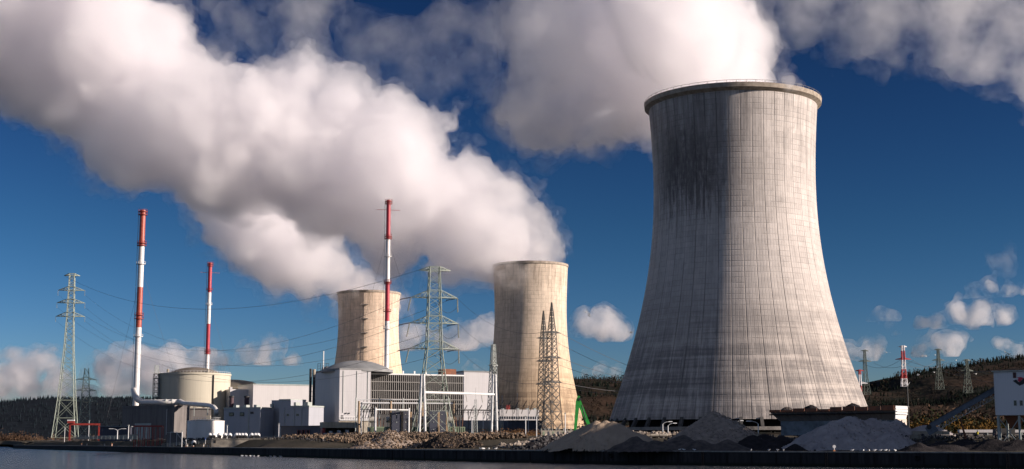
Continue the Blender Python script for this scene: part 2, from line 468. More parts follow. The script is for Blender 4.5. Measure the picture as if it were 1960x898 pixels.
# ------------------------------------------------------------------ cooling towers
def shell_mat(name, ribs, lift, rscale, base, dark, stain=None, warm=None, z1=150.0, streaky=1.0):
    m = bpy.data.materials.new(name); m.use_nodes = True
    t = NT(m); n, l = t.n, t.l
    b = n['Principled BSDF']; b.inputs['Roughness'].default_value = .9; b.inputs['Specular IOR Level'].default_value = .2
    tc = n.new('ShaderNodeTexCoord'); sp = n.new('ShaderNodeSeparateXYZ'); l.new(tc.outputs['Object'], sp.inputs[0])
    x, y, z = sp.outputs
    ang = t.m('ARCTAN2', y, x)
    u = t.m('MULTIPLY', ang, ribs / (2 * math.pi))
    def line(v, w):          # thin dark line each whole number
        fr = t.m('FRACT', v); d = t.m('ABSOLUTE', t.m('SUBTRACT', fr, .5))
        return t.ss(d, .5 - w, .5)
    acoord = t.comb(t.m('MULTIPLY', t.m('COSINE', ang), rscale), t.m('MULTIPLY', t.m('SINE', ang), rscale), t.m('MULTIPLY', z, .04))
    streak = t.noise(acoord, .55, 6, .7)
    acoord2 = t.comb(t.m('MULTIPLY', t.m('COSINE', ang), rscale), t.m('MULTIPLY', t.m('SINE', ang), rscale), t.m('MULTIPLY', z, .15))
    fine = t.noise(acoord2, 1.6, 5, .7)
    rib = line(u, .05)
    rib_strength = t.m('MULTIPLY', rib, t.m('ADD', .4, t.m('MULTIPLY', t.ss(streak, .3, .7), .6)))
    ribf = t.m('MULTIPLY', line(t.m('MULTIPLY', u, 4), .12), .25)
    lv = t.m('DIVIDE', z, lift)
    lf = t.m('MULTIPLY', t.m('MULTIPLY', line(lv, .12), .34), t.ss(t.noise(tc.outputs['Object'], .12, 4, .6), .35, .62))
    # each lift of concrete a slightly different grey
    wn_ = n.new('ShaderNodeTexWhiteNoise'); wn_.noise_dimensions = '2D'
    l.new(t.comb(t.m('FLOOR', lv), t.m('FLOOR', t.m('MULTIPLY', u, 1.0)), 0), wn_.inputs['Vector'])
    wz = n.new('ShaderNodeTexWhiteNoise'); wz.noise_dimensions = '1D'
    l.new(t.m('FLOOR', t.m('DIVIDE', z, lift * 3)), wz.inputs['W'])
    c = t.mix(t.ss(streak, .3, .75), base, tuple(q * .72 for q in base))
    c = t.mix(t.m('MULTIPLY', t.ss(fine, .45, .75), .35 * streaky), c, dark)
    c = t.mix(t.m('MULTIPLY', wn_.outputs[0], .18), c, dark)
    c = t.mix(t.m('MULTIPLY', wz.outputs[0], .14), c, dark)
    # weathering bands near the foot
    foot = t.ss(t.m('ADD', z, t.m('MULTIPLY', t.m('SUBTRACT', streak, .5), 60)), z1 * .50, z1 * .14)
    bandn = t.noise(t.comb(t.m('MULTIPLY', ang, 1.2), 0, t.m('MULTIPLY', z, .5)), .45, 4, .7)
    runs = t.noise(t.comb(t.m('MULTIPLY', t.m('COSINE', ang), rscale * 2), t.m('MULTIPLY', t.m('SINE', ang), rscale * 2), t.m('MULTIPLY', z, .05)), .9, 6, .75)
    dirt = t.m('MULTIPLY', foot, t.ss(t.m('ADD', bandn, t.m('MULTIPLY', runs, 1.1)), .86, 1.2))
    c = t.mix(t.m('MULTIPLY', foot, .28 * streaky), c, tuple(q * p for q, p in zip(base, (.62, .56, .48))))
    c = t.mix(t.m('MULTIPLY', dirt, .9 * streaky), c, dark)
    pale = t.m('MULTIPLY', foot, t.ss(runs, .58, .75))
    c = t.mix(t.m('MULTIPLY', pale, .5), c, tuple(min(1, q * 1.25) for q in base))
    topw = t.m('MULTIPLY', t.ss(z, z1 * .62, z1 * .99), t.ss(t.m('ADD', runs, t.m('MULTIPLY', streak, .5)), .72, .95))
    c = t.mix(t.m('MULTIPLY', topw, .55), c, dark)
    if stain:
        a0, wa, za, zb = stain
        da = t.m('ABSOLUTE', t.m('SUBTRACT', ang, a0))
        wob = t.m('MULTIPLY', t.m('SUBTRACT', streak, .5), .9)
        ma = t.ss(t.m('ADD', da, wob), wa, wa * .25)
        zj = t.m('ADD', z, t.m('MULTIPLY', t.m('SUBTRACT', runs, .5), 70))
        mz = t.m('MULTIPLY', t.ss(zj, za - 4, za + 10), t.ss(zj, zb + 14, zb - 14))
        st = t.m('MULTIPLY', t.m('MULTIPLY', ma, mz), t.ss(t.m('ADD', runs, fine), .62, 1.08))
        soft = t.m('MULTIPLY', t.ss(t.m('ADD', da, t.m('MULTIPLY', wob, .6)), wa * 1.5, wa * .3), t.m('MULTIPLY', t.ss(zj, za - 22, za + 20), .55))
        c = t.mix(t.m('MULTIPLY', soft, t.ss(streak, .25, .7)), c, (.14, .12, .115))
        c = t.mix(t.m('MULTIPLY', st, .72), c, (.07, .058, .058))
    lines = t.m('MAXIMUM', t.m('MAXIMUM', rib_strength, ribf), lf)
    c = t.mix(t.m('MULTIPLY', lines, .8), c, tuple(q * .35 for q in dark))
    if warm:
        c = t.mix(t.ss(z, z1 * .8, z1 * .2), c, warm, 'MULTIPLY')
    l.new(c, b.inputs['Base Color'])
    bp = n.new('ShaderNodeBump'); bp.inputs['Distance'].default_value = .4; bp.inputs['Strength'].default_value = .6
    l.new(t.m('SUBTRACT', 1, lines), bp.inputs['Height']); l.new(bp.outputs[0], b.inputs['Normal'])
    return m
def cooling_tower(cx, D, prof_px, zbase, m, mrim, mleg, label, ncol, rim, seed=0, ladder=False):
    """prof_px: (row, half width px) from rim to foot"""
    base = W(cx, HOR, D)
    top = W(cx, prof_px[0][0], D)
    root = empty('cooling_tower', (base.x, D, zbase), label, 'cooling tower', 'concrete cooling towers')
    pr = []
    for py, hw in prof_px:
        p = W(cx, py, D)
        c = D * CT + (p.z - CAMZ) * ST
        pr.append((p.z - zbase, hw * c / F * 1.004))
    pr.sort()
    zs = [a for a, b in pr]; rs = [b for a, b in pr]
    co = np.polyfit(zs, rs, 4)
    z0, z1 = zs[0], zs[-1]
    N = 60
    outer = [(float(np.polyval(co, z0 + (z1 - z0) * i / N)), z0 + (z1 - z0) * i / N) for i in range(N + 1)]
    inner = [(r - .9, z) for r, z in outer[::-1]]
    mb = MB(); mb.lathe(outer + inner + [outer[0]], 192)
    mb.build('shell', m, root, smooth=False)
    rt = outer[-1][0]
    if rim:
        mb = MB(); mb.lathe([(rt - .3, z1 - 2.8), (rt + .6, z1 - 2.2), (rt + 1.7, z1 - 1.5), (rt + 1.9, z1 + .5), (rt + 1.6, z1 + .5), (rt + 1.4, z1 - .5), (rt - .6, z1 - .4), (rt - .6, z1 - 3.2), (rt - .3, z1 - 2.8)], 192)
        mb.build('rim', mrim, root)
        mb = MB(); mb.tube([(math.cos(k * math.pi / 60) * (rt + 1.7), math.sin(k * math.pi / 60) * (rt + 1.7), z1 + 1.5) for k in range(121)], .09, 4, cap=False)
        for k in range(60):
            a = 2 * math.pi * k / 60
            p = Vector((math.cos(a) * (rt + 1.7), math.sin(a) * (rt + 1.7), z1 + .5))
            mb.bar(p, p + Vector((0, 0, 1.0)), .25)
        mb.build('rim_railing', mleg, root)
    else:
        mb = MB(); mb.lathe([(rt + .02, z1 - 1.6), (rt + .5, z1 - 1.4), (rt + .55, z1 + .5), (rt - .7, z1 + .5), (rt - .7, z1 - 1.6), (rt + .02, z1 - 1.6)], 128)
        mb.build('rim', mrim, root)
    rb = outer[0][0]
    for k in range(ncol):
        mb = MB()
        a0 = 2 * math.pi * k / ncol
        for s in ((-1, 1) if not rim else (0,)):
            a1 = a0 + s * math.pi / ncol * .9
            mb.bar(Vector((math.cos(a1) * (rb + 2.5), math.sin(a1) * (rb + 2.5), 0)), Vector((math.cos(a0) * (rb - .4), math.sin(a0) * (rb - .4), z0 + .6)), 1.1 if not rim else 1.9)
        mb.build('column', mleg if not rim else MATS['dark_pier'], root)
    mb = MB(); mb.lathe([(rb + 5.2, 0), (rb + 5.2, 1.4), (rb + 4.6, 1.4), (rb + 4.6, 0)], 96)
    mb.build('basin_kerb', mleg, root)
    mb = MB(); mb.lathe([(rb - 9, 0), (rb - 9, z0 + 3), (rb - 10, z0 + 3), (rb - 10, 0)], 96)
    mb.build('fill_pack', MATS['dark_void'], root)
    if ladder:
        a = math.atan2(-base.y, -base.x) + ladder
        mb = MB()
        prev = None
        for i, (r, z) in enumerate(outer):
            p = Vector((math.cos(a) * (r + .5), math.sin(a) * (r + .5), z))
            sd_ = Vector((-math.sin(a), math.cos(a), 0)) * .8
            if prev: mb.bar(prev + sd_, p + sd_, .35); mb.bar(prev - sd_, p - sd_, .35)
            if i % 6 == 0 and i > 8:
                mb.frustum(p + Vector((math.cos(a), math.sin(a), 0)) * .8 + Vector((0, 0, -.4)), sd_ * 4, Vector((math.cos(a), math.sin(a), 0)) * 1.0, (0, 0, .8))
            prev = p
        mb.build('access_ladder', mleg, root)
    return root
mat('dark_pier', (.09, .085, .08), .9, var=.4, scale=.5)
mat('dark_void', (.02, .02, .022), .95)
conc_d = mat('weathered_concrete', (.26, .24, .22), .9, var=.4, scale=.25, bump=.1)
rim_big = mat('rim_concrete', (.34, .29, .24), .9, var=.4, scale=.4)
m_big = shell_mat('shell_large', 46, 2.4, 14, (.63, .575, .54), (.18, .165, .16), stain=(R(-133), R(42), 96, 130), z1=150)
big = cooling_tower(1416, 650, [(200, 160), (217, 157.5), (260, 155), (330, 153), (400, 154), (500, 163), (600, 183), (700, 212), (780, 238), (806, 248)], 10.0, m_big, rim_big, conc_d,
    'largest concrete cooling tower, stained dark near its top left, behind the gravel heaps', 44, True)
m_mid = shell_mat('shell_middle', 64, 3.2, 12, (.78, .65, .52), (.17, .135, .11), warm=(1, .90, .76), z1=140, streaky=.9)
cooling_tower(1016, 1200, [(509, 71), (540, 70), (600, 68.5), (640, 70), (680, 74), (720, 80.5), (760, 89), (790, 96), (822, 104)], 9.5, m_mid, rim_big, conc_d,
    'middle-sized concrete cooling tower half in shade behind the twin dark pylons', 40, False)
m_sm = shell_mat('shell_far', 60, 3.2, 12, (.88, .70, .55), (.24, .17, .12), warm=(1, .92, .80), z1=140, streaky=.9)
cooling_tower(702, 1400, [(562, 60), (580, 59), (620, 57), (650, 58), (690, 62), (730, 69), (780, 79), (830, 90)], 9.5, m_sm, rim_big, conc_d,
    'smallest and farthest cooling tower with an access ladder, behind the domed reactor roof', 40, False, ladder=-.12)
# ------------------------------------------------------------------ land and water
qpx = [(1960, 897), (1330, 892), (1000, 887), (720, 880), (440, 872), (330, 867.5), (25, 858.5)]
QL = [(1500, -470), (320, 150), (150, 239)] + [tuple(G(x, y, 0)[:2]) for x, y in qpx]
QL[-1] = (QL[-1][0], QL[-1][1])
ex, ey = QL[-1]
# smooth the surveyed line a little
Q = np.array(QL)
for _ in range(2):
    Q[3:-1] = (Q[2:-2] + 2 * Q[3:-1] + Q[4:]) / 4
QL = [tuple(q) for q in Q]
BANK = QL + [(ex + 8, ey + 30), (-560, 1820), (-900, 1930), (-1700, 2050), (-5000, 2400)]
def sdist(x, y):
    """distance inland from the water's edge"""
    best = 1e9
    for (x0, y0), (x1, y1) in zip(BANK[:-1], BANK[1:]):
        dx, dy = x1 - x0, y1 - y0
        t = max(0, min(1, ((x - x0) * dx + (y - y0) * dy) / (dx * dx + dy * dy)))
        best = min(best, math.hypot(x - x0 - t * dx, y - y0 - t * dy))
    return best
HK = [0, 1.0, 30, 44, 130, 400, 9000]
HV = [2.95, 2.96, 3.15, 6.0, 7.4, 10.0, 10.0]
def hgt(x, y):
    q = min(1, max(0, (y - 470) / 90)) if x < 60 else 0     # the apron narrows to a steep bank on the left
    d = sdist(x, y)
    return float(np.interp(d, HK, HV)) * (1 - q) + q * float(np.interp(d, [0, 1, 9, 14, 70, 400], [2.95, 2.96, 3.1, 6.0, 7.8, 10]))
water_m = bpy.data.materials.new('water'); water_m.use_nodes = True
t = NT(water_m); b = t.n['Principled BSDF']
b.inputs['Base Color'].default_value = (.010, .017, .022, 1); b.inputs['Roughness'].default_value = .12; b.inputs['IOR'].default_value = 1.333
tc = t.n.new('ShaderNodeTexCoord'); mp = t.n.new('ShaderNodeMapping'); mp.inputs['Scale'].default_value = (1, .35, 1); t.l.new(tc.outputs['Object'], mp.inputs[0])
w1 = t.noise(mp.outputs[0], .9, 6, .65); w2 = t.noise(mp.outputs[0], .08, 3, .5)
hh = t.m('ADD', t.m('MULTIPLY', w1, t.m('ADD', .35, w2)), t.m('MULTIPLY', w2, 1.2))
bp = t.n.new('ShaderNodeBump'); bp.inputs['Distance'].default_value = .95; bp.inputs['Strength'].default_value = 1.0
t.l.new(hh, bp.inputs['Height']); t.l.new(bp.outputs[0], b.inputs['Normal'])
mb = MB(); mb.add([(-9000, -3000, 0), (9000, -3000, 0), (9000, 9000, 0), (-9000, 9000, 0)], [(0, 1, 2, 3)])
mb.build('water', water_m, kind='structure')

ground_m = mat('ground_earth', (.10, .082, .06), .95, col2=(.03, .03, .022), scale=.03, bump=.3, bscale=.5)
cols = []
angs = [math.atan((px - 980) / F * 1.0) for px in np.linspace(-1500, 4200, 330)]
offs = [0, 1, 6, 15, 24, 30, 34, 39, 44, 60, 85, 130, 200, 300, 420, 600, 900, 1400, 2200, 3500, 6000]
for a in angs:
    dx, dy = math.sin(a), math.cos(a)
    r0 = None
    for (x0, y0), (x1, y1) in zip(BANK[:-1], BANK[1:]):
        ex_, ey_ = x1 - x0, y1 - y0
        det = dx * (-ey_) + ex_ * dy
        if abs(det) < 1e-9: continue
        r = (x0 * (-ey_) + ex_ * y0) / det
        s = (dx * y0 - dy * x0) / det
        if r > 0 and -1e-6 <= s <= 1 + 1e-6 and (r0 is None or r < r0): r0 = r
    cols.append((dx, dy, r0 or 2400))
mb = MB(); vs = []
for dx, dy, r0 in cols:
    for i, o in enumerate(offs):
        rr = r0 + o * (2.2 if o > 1 and r0 > 450 and o < 100 else 1)
        x, y = dx * rr, dy * rr
        h = hgt(x, y) + (0 if i < 2 else (random.random() - .5) * .25)
        vs.append((x, y, h))
n = len(offs)
fs = [(i * n + j, (i + 1) * n + j, (i + 1) * n + j + 1, i * n + j + 1) for i in range(len(cols) - 1) for j in range(n - 1)]
mb.add(vs, fs)
mb.build('ground', ground_m, kind='structure', smooth=True)

# quay wall along the river
quay_m = bpy.data.materials.new('quay_concrete'); quay_m.use_nodes = True
t = NT(quay_m); b = t.n['Principled BSDF']; b.inputs['Roughness'].default_value = .9; b.inputs['Specular IOR Level'].default_value = .08
tc = t.n.new('ShaderNodeTexCoord'); sp = t.n.new('ShaderNodeSeparateXYZ'); t.l.new(tc.outputs['Object'], sp.inputs[0])
mp = t.n.new('ShaderNodeMapping'); mp.inputs['Scale'].default_value = (1, 1, .12); t.l.new(tc.outputs['Object'], mp.inputs[0])
s1 = t.noise(mp.outputs[0], .8, 6, .7); s2 = t.noise(tc.outputs['Object'], .15, 4, .6)
c = t.mix(t.ss(s1, .4, .7), (.022, .02, .022), (.055, .05, .05)); c = t.mix(t.ss(s2, .45, .7), c, (.035, .034, .035))
c = t.mix(t.ss(sp.outputs[2], .9, .2), c, (.018, .022, .016))
t.l.new(c, b.inputs['Base Color'])
mb = MB(); cope = MB()
pts = [Vector((x, y, 0)) for x, y in QL]
mb_v = []; up = []
for i, p in enumerate(pts):
    d = (pts[min(i + 1, len(pts) - 1)] - pts[max(i - 1, 0)]).normalized()
    nrm = Vector((d.y, -d.x, 0))       # inland
    up.append(nrm)
def strip(m_, o0, o1, z0, z1, z1b=None):
    vs = []
    for p, nn in zip(pts, up):
        vs += [p + nn * o0 + Vector((0, 0, z0)), p + nn * o0 + Vector((0, 0, z1)), p + nn * o1 + Vector((0, 0, z1b or z1)), p + nn * o1 + Vector((0, 0, z0))]
    k = len(pts)
    fs = []
    for i in range(k - 1):
        for j in range(4):
            fs.append((i * 4 + j, i * 4 + (j + 1) % 4, (i + 1) * 4 + (j + 1) % 4, (i + 1) * 4 + j))
    fs += [(3, 2, 1, 0), ((k - 1) * 4, (k - 1) * 4 + 1, (k - 1) * 4 + 2, (k - 1) * 4 + 3)]
    m_.add(vs, fs)
strip(mb, -.05, 1.1, -2, 2.82)
quay = empty('quay_wall', (pts[4].x, pts[4].y, 0), 'long dark stained concrete quay wall rising out of the river', 'quay wall')
q0 = Vector(quay.location)
def sub(m_): m_.v = [tuple(Vector(v) - q0) for v in m_.v]; return m_
sub(mb).build('wall_face', quay_m, quay)
strip(cope, -.18, 1.2, 2.823, 3.08)
sub(cope).build('coping', mat('coping', (.25, .23, .21), .8, var=.4, scale=1.5), quay)
# joints, fender posts and rung ladders on the wall face
def along(px):
    """point of the quay line seen at column px, and unit vectors along and outwards"""
    for i in range(len(pts) - 1):
        a, b_ = pts[i], pts[i + 1]
        ca, cb = proj((a.x, a.y, 0))[0], proj((b_.x, b_.y, 0))[0]
        if a.y > 50 and (ca - px) * (cb - px) <= 0 and ca != cb:
            k = (px - 980) / F * (CT)
            # x = k*y in plan (z near camera height)
            dx, dy = b_.x - a.x, b_.y - a.y
            tt = (k * a.y - a.x) / (dx - k * dy)
            tt = max(0, min(1, tt))
            p = a + (b_ - a) * tt
            d = (b_ - a).normalized()
            return p, d, Vector((-d.y, d.x, 0))
    return None
post_m = mat('black_timber', (.02, .02, .02), .9)
x = 1955
while x > 40:
    q = along(x)
    if q:
        p, d, o = q
        mb = MB(); c = p + o * .12
        mb.frustum(c - q0 + Vector((0, 0, -.5)), d * .12, o * .06, (0, 0, 3.2))
        mb.build('joint_cover', post_m, quay)
    x -= 47 if x > 900 else 61
for x in (1346, 1582, 1928, 1112):
    p, d, o = along(x)
    mb = MB()
    for s in (-.25, .25): mb.bar(p + o * .25 + d * s - q0, p + o * .25 + d * s - q0 + Vector((0, 0, 3.0)), .07)
    for k in range(9): mb.bar(p + o * .25 - d * .25 - q0 + Vector((0, 0, .3 + .3 * k)), p + o * .25 + d * .25 - q0 + Vector((0, 0, .3 + .3 * k)), .05)
    mb.build('rung_ladder', mat('rusty_iron', (.11, .06, .04), .8, var=.4, scale=2), quay)
for x in (1755, 1170):
    p, d, o = along(x)
    mb = MB()
    ring = [p - q0 + o * .3 + d * (math.cos(k / 12 * 2 * math.pi) * .42) + Vector((0, 0, 1.9 + math.sin(k / 12 * 2 * math.pi) * .42)) for k in range(13)]
    mb.tube(ring, .16, 8, cap=False)
    mb.build('tyre_fender', post_m, quay)

# ------------------------------------------------------------------ hills with their woods
def ridge_fn(prof, D):
    xs = [(px - 980) / F * D * 1.01 for px, _ in prof]; zs = [ZY(py, D) for _, py in prof]
    return lambda x: float(np.interp(x, xs, zs))
def hill(name, prof, D, foot, back, m, rough, seed):
    rg = ridge_fn(prof, D)
    x0, x1 = [(p - 980) / F * D for p in (prof[0][0], prof[-1][0])]
    r = np.random.default_rng(seed); nx, ny = 170, 44
    ph = r.random((6, 3)) * 6.28
    mb = MB(); vs = []
    def z(x, y):
        t_ = (y - foot) / (D - foot)
        s = math.sin(min(1, max(0, t_)) * math.pi / 2) ** 1.1
        if y > D: s = 1 - .25 * ((y - D) / (back - D)) ** 1.5
        bump = sum(math.sin(x / l + ph[i, 0] + math.sin(y / l + ph[i, 1]) * 1.3) * math.cos(y / l * 1.2 + ph[i, 2]) * l for i, l in enumerate((160, 90, 47, 23, 12, 8))) * .05 * rough
        fade = min(1, abs(y - D) / 150) if y < D else .4
        return 8 + (rg(x) - 8) * s + bump * fade * min(1, max(0, t_) * 3)
    for i in range(nx):
        for j in range(ny):
            x = x0 + (x1 - x0) * i / (nx - 1); y = foot + (back - foot) * j / (ny - 1)
            vs.append((x, y, z(x, y) if j else 5))
    fs = [(i * ny + j, (i + 1) * ny + j, (i + 1) * ny + j + 1, i * ny + j + 1) for i in range(nx - 1) for j in range(ny - 1)]
    mb.add(vs, fs)
    mb.build(name, m, kind='structure', smooth=True)
    return z, x0, x1
def conifers(mb, z, pts_, h0, h1):
    for x, y in pts_:
        h = random.uniform(h0, h1); rr = h * random.uniform(.17, .27); zz = z(x, y) - 1
        n = 5; a0 = random.random() * 6
        for lo, hi, q in ((.05, .75, 1), (.4, 1.0, .62)):
            vs = [(x + math.cos(a0 + k * 6.283 / n) * rr * q * random.uniform(.7, 1.2), y + math.sin(a0 + k * 6.283 / n) * rr * q, zz + h * lo) for k in range(n)] + [(x + random.uniform(-.3, .3), y, zz + h * hi)]
            mb.add(vs, [(k, (k + 1) % n, n) for k in range(n)] + [tuple(range(n - 1, -1, -1))])
def broadleaf(mb, z, pts_, s0, s1):
    for x, y in pts_:
        s = random.uniform(s0, s1); zz = z(x, y)
        for _ in range(26):
            v = Vector((random.gauss(0, 1), random.gauss(0, 1), random.gauss(0, 1))).normalized() * s * random.uniform(.5, 1)
            c = Vector((x, y, zz + s * .8)) + Vector((v.x, v.y, v.z * .8))
            a = Vector((random.uniform(-1, 1), random.uniform(-1, 1), random.uniform(-1, 1))) * s * .3
            b_ = Vector((random.uniform(-1, 1), random.uniform(-1, 1), random.uniform(-1, 1))) * s * .3
            mb.add([c, c + a, c + b_], [(0, 1, 2)])
hl_m = mat('left_hill_shaded_heath', (.010, .014, .020), 1, col2=(.007, .010, .015), scale=.012, bump=4, bscale=.06)  # cloud shadow over the left hill is put into this dark bluish colour
hr_m = mat('right_hill_heath', (.040, .024, .016), 1, col2=(.009, .011, .008), scale=.012, bump=4, bscale=.07, thr=(.42, .62))
fir = mat('fir_foliage', (.008, .012, .009), 1, var=.5, scale=.2)
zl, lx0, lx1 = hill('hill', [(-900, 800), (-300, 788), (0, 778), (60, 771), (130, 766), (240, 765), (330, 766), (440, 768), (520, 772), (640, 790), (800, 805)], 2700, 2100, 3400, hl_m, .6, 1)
zr, rx0, rx1 = hill('hill', [(820, 770), (900, 748), (1000, 737), (1100, 730), (1190, 729), (1300, 733), (1500, 742), (1640, 748), (1700, 724), (1740, 717), (1800, 707), (1880, 696), (1960, 686), (2200, 660), (2900, 630)], 1900, 1350, 2600, hr_m, 1, 2)
mb = MB()
def on_ridge(x0, x1, D, n, dy0, dy1): return [(random.uniform(x0, x1), D + random.uniform(dy0, dy1)) for _ in range(n)]
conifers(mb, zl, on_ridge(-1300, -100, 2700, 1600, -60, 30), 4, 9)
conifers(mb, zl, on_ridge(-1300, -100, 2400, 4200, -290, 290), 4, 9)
mb.build('forest', mat('cloud_shaded_fir', (.010, .015, .020), 1, var=.4, scale=.05), label='dark forest covering the low hill on the left horizon, cloud shadow put into its colour', cat='forest', kind='stuff')  # dark firs, made darker and bluer in colour to stand in for cloud shadow
mb = MB()
conifers(mb, zr, on_ridge(rx0, 760, 1900, 900, -40, 40), 4, 9)
cl = [(random.uniform(20, 700), random.uniform(1450, 1850)) for _ in range(26)]
for cx, cyy in cl: conifers(mb, zr, [(cx + random.gauss(0, 60), cyy + random.gauss(0, 9)) for _ in range(90)], 3.5, 7)
mb.build('forest', fir, label='dark fir trees lining the crest and slope of the right-hand hill', cat='forest', kind='stuff')
mb = MB()
broadleaf(mb, zr, [(random.uniform(rx0, 760), 1900 + random.uniform(-50, 10)) for _ in range(260)], 3, 6)
broadleaf(mb, zr, [(random.uniform(40, 720), random.uniform(1420, 1800)) for _ in range(420)], 3, 6.5)
mb.build('woodland', mat('bare_wood', (.05, .034, .024), 1, col2=(.018, .015, .011), scale=.05), label='bare brown broadleaf trees scattered over the right-hand hill', cat='woodland', kind='stuff')
# low scrub at the foot of the right hill
def hz(x, y): return hgt(x, y)
brown = mat('bare_brown_scrub', (.075, .045, .03), 1, col2=(.025, .017, .013), scale=.15)
olive = mat('olive_scrub', (.032, .034, .014), 1, col2=(.010, .013, .007), scale=.2)
gold = mat('golden_leaves', (.17, .09, .02), 1, col2=(.06, .035, .012), scale=.25)
def bushes(cells, s0, s1, Dr, n, name, m, label):
    """cells: (px0, px1); scattered bushes"""
    mb = MB()
    for px0, px1, D0, D1, k in cells:
        for _ in range(k):
            y = random.uniform(D0, D1); x = (random.uniform(px0, px1) - 980) / F * y
            s = random.uniform(s0, s1); zz = hz(x, y)
            for _ in range(n):
                v = Vector((random.gauss(0, 1), random.gauss(0, 1), abs(random.gauss(0, 1)))).normalized() * s * random.uniform(.35, 1)
                c = Vector((x, y, zz)) + Vector((v.x * 1.2, v.y, v.z * random.uniform(.8, 1.25)))
                q = s * .16
                a = Vector((random.uniform(-1, 1), random.uniform(-1, 1), random.uniform(-1, 1))) * q
                b_ = Vector((random.uniform(-1, 1), random.uniform(-1, 1), random.uniform(-1, 1))) * q
                mb.add([c, c + a, c + b_], [(0, 1, 2)])
    mb.build(name, m, label=label, cat='scrub', kind='stuff')
bushes([(1640, 2100, 900, 1250, 90), (1640, 1960, 1150, 1340, 110), (1735, 1900, 760, 900, 40), (1130, 1200, 900, 1200, 12), (0, 60, 1900, 2000, 10)], 7, 15, 0, 170, 'scrub', brown, 'bare brown scrub below the right-hand hill')
bushes([(1640, 2100, 560, 760, 60), (1700, 1960, 900, 1100, 26), (1120, 1195, 800, 1100, 12), (1745, 1800, 430, 520, 8)], 4, 9, 0, 170, 'scrub', olive, 'olive green bushes behind the conveyor and hopper')
bushes([(1745, 1900, 470, 560, 16), (1780, 1880, 800, 950, 5), (1745, 1775, 440, 470, 5)], 3, 6, 0, 150, 'scrub', gold, 'golden autumn bushes between the hopper and the conveyor')
bushes([(930, 1030, 470, 560, 40)], 1.5, 2.8, 0, 80, 'scrub', mat('dry_brush', (.22, .12, .05), 1, col2=(.10, .055, .03), scale=.3), 'dry rust-coloured brush behind the stones beside the white portal frame')
bushes([(0, 130, 1950, 2080, 22), (130, 400, 1500, 1700, 26)], 5, 10, 0, 120, 'scrub', mat('far_bank_scrub', (.20, .12, .07), 1, col2=(.09, .06, .04), scale=.1), 'ochre and brown bushes along the far river bank at the left')
# ------------------------------------------------------------------ buildings of the plant
def clad(name, col, rough=.55, pitch=1.0, depth=.25, axis='xy', var=.06, dirt=.25):
    """ribbed sheet cladding in object space, faintly streaked"""
    m = bpy.data.materials.new(name); m.use_nodes = True
    t = NT(m); b = t.n['Principled BSDF']; b.inputs['Roughness'].default_value = rough
    tc = t.n.new('ShaderNodeTexCoord'); sp = t.n.new('ShaderNodeSeparateXYZ'); t.l.new(tc.outputs['Object'], sp.inputs[0])
    s = t.m('ADD', sp.outputs[0], sp.outputs[1])
    fr = t.m('FRACT', t.m('DIVIDE', s, pitch)); ln = t.ss(t.m('ABSOLUTE', t.m('SUBTRACT', fr, .5)), .40, .5)
    fz = t.m('FRACT', t.m('DIVIDE', sp.outputs[2], pitch * 6)); lz = t.ss(t.m('ABSOLUTE', t.m('SUBTRACT', fz, .5)), .485, .5)
    mp = t.n.new('ShaderNodeMapping'); mp.inputs['Scale'].default_value = (1, 1, .1); t.l.new(tc.outputs['Object'], mp.inputs[0])
    st = t.noise(mp.outputs[0], .35, 6, .7); bl = t.noise(tc.outputs['Object'], .06, 3, .6)
    lo = tuple(c * (1 - dirt) for c in col)
    c = t.mix(t.ss(st, .45, .8), col, lo)
    c = t.mix(t.m('MULTIPLY', bl, var * 3), c, lo)
    c = t.mix(t.m('MULTIPLY', t.m('MAXIMUM', ln, lz), depth), c, tuple(q * .4 for q in col))
    t.l.new(c, b.inputs['Base Color'])
    return m
M_white = clad('white_cladding', (.47, .46, .475), dirt=.24, depth=.18, pitch=1.4)
M_white2 = clad('bright_white_cladding', (.54, .52, .52), dirt=.18, depth=.15, pitch=1.4)
M_blue = clad('grey_blue_cladding', (.34, .35, .39), dirt=.15)
M_navy = clad('navy_cladding', (.055, .06, .085), dirt=.2)
M_dkconc = clad('dark_concrete_wall', (.17, .155, .15), rough=.9, pitch=3.2, depth=.35, dirt=.5)
M_tan = clad('tan_concrete_wall', (.42, .36, .27), rough=.9, pitch=3.0, depth=.3, dirt=.35)
M_cont = clad('cream_containment_wall', (.50, .46, .37), rough=.8, pitch=2.2, depth=.12, dirt=.18)
M_roof = mat('grey_roof', (.16, .15, .15), .85, var=.2, scale=.1)
M_roofl = mat('pale_dome_roof', (.20, .205, .21), .8, var=.3, scale=.08)
M_black = mat('black_metal', (.02, .02, .022), .6)
M_steel = mat('white_steel', (.66, .66, .66), .45, var=.08, scale=.8)
M_galv = mat('galvanised_steel', (.34, .37, .35), .5, var=.2, scale=1)
M_glass = mat('dark_window_glass', (.03, .035, .045), .1, var=.2)
M_red = mat('red_paint', (.26, .03, .022), .55, var=.2, scale=1)
M_rust = mat('rusty_steel', (.26, .09, .04), .8, col2=(.10, .05, .035), scale=.6, bump=.05)
M_pale = mat('pale_concrete', (.42, .38, .31), .9, col2=(.24, .21, .18), scale=.5)
M_green = mat('transformer_green', (.20, .25, .17), .55, var=.2, scale=1)
M_duct = mat('duct_white', (.58, .56, .54), .45, var=.12, scale=.3)
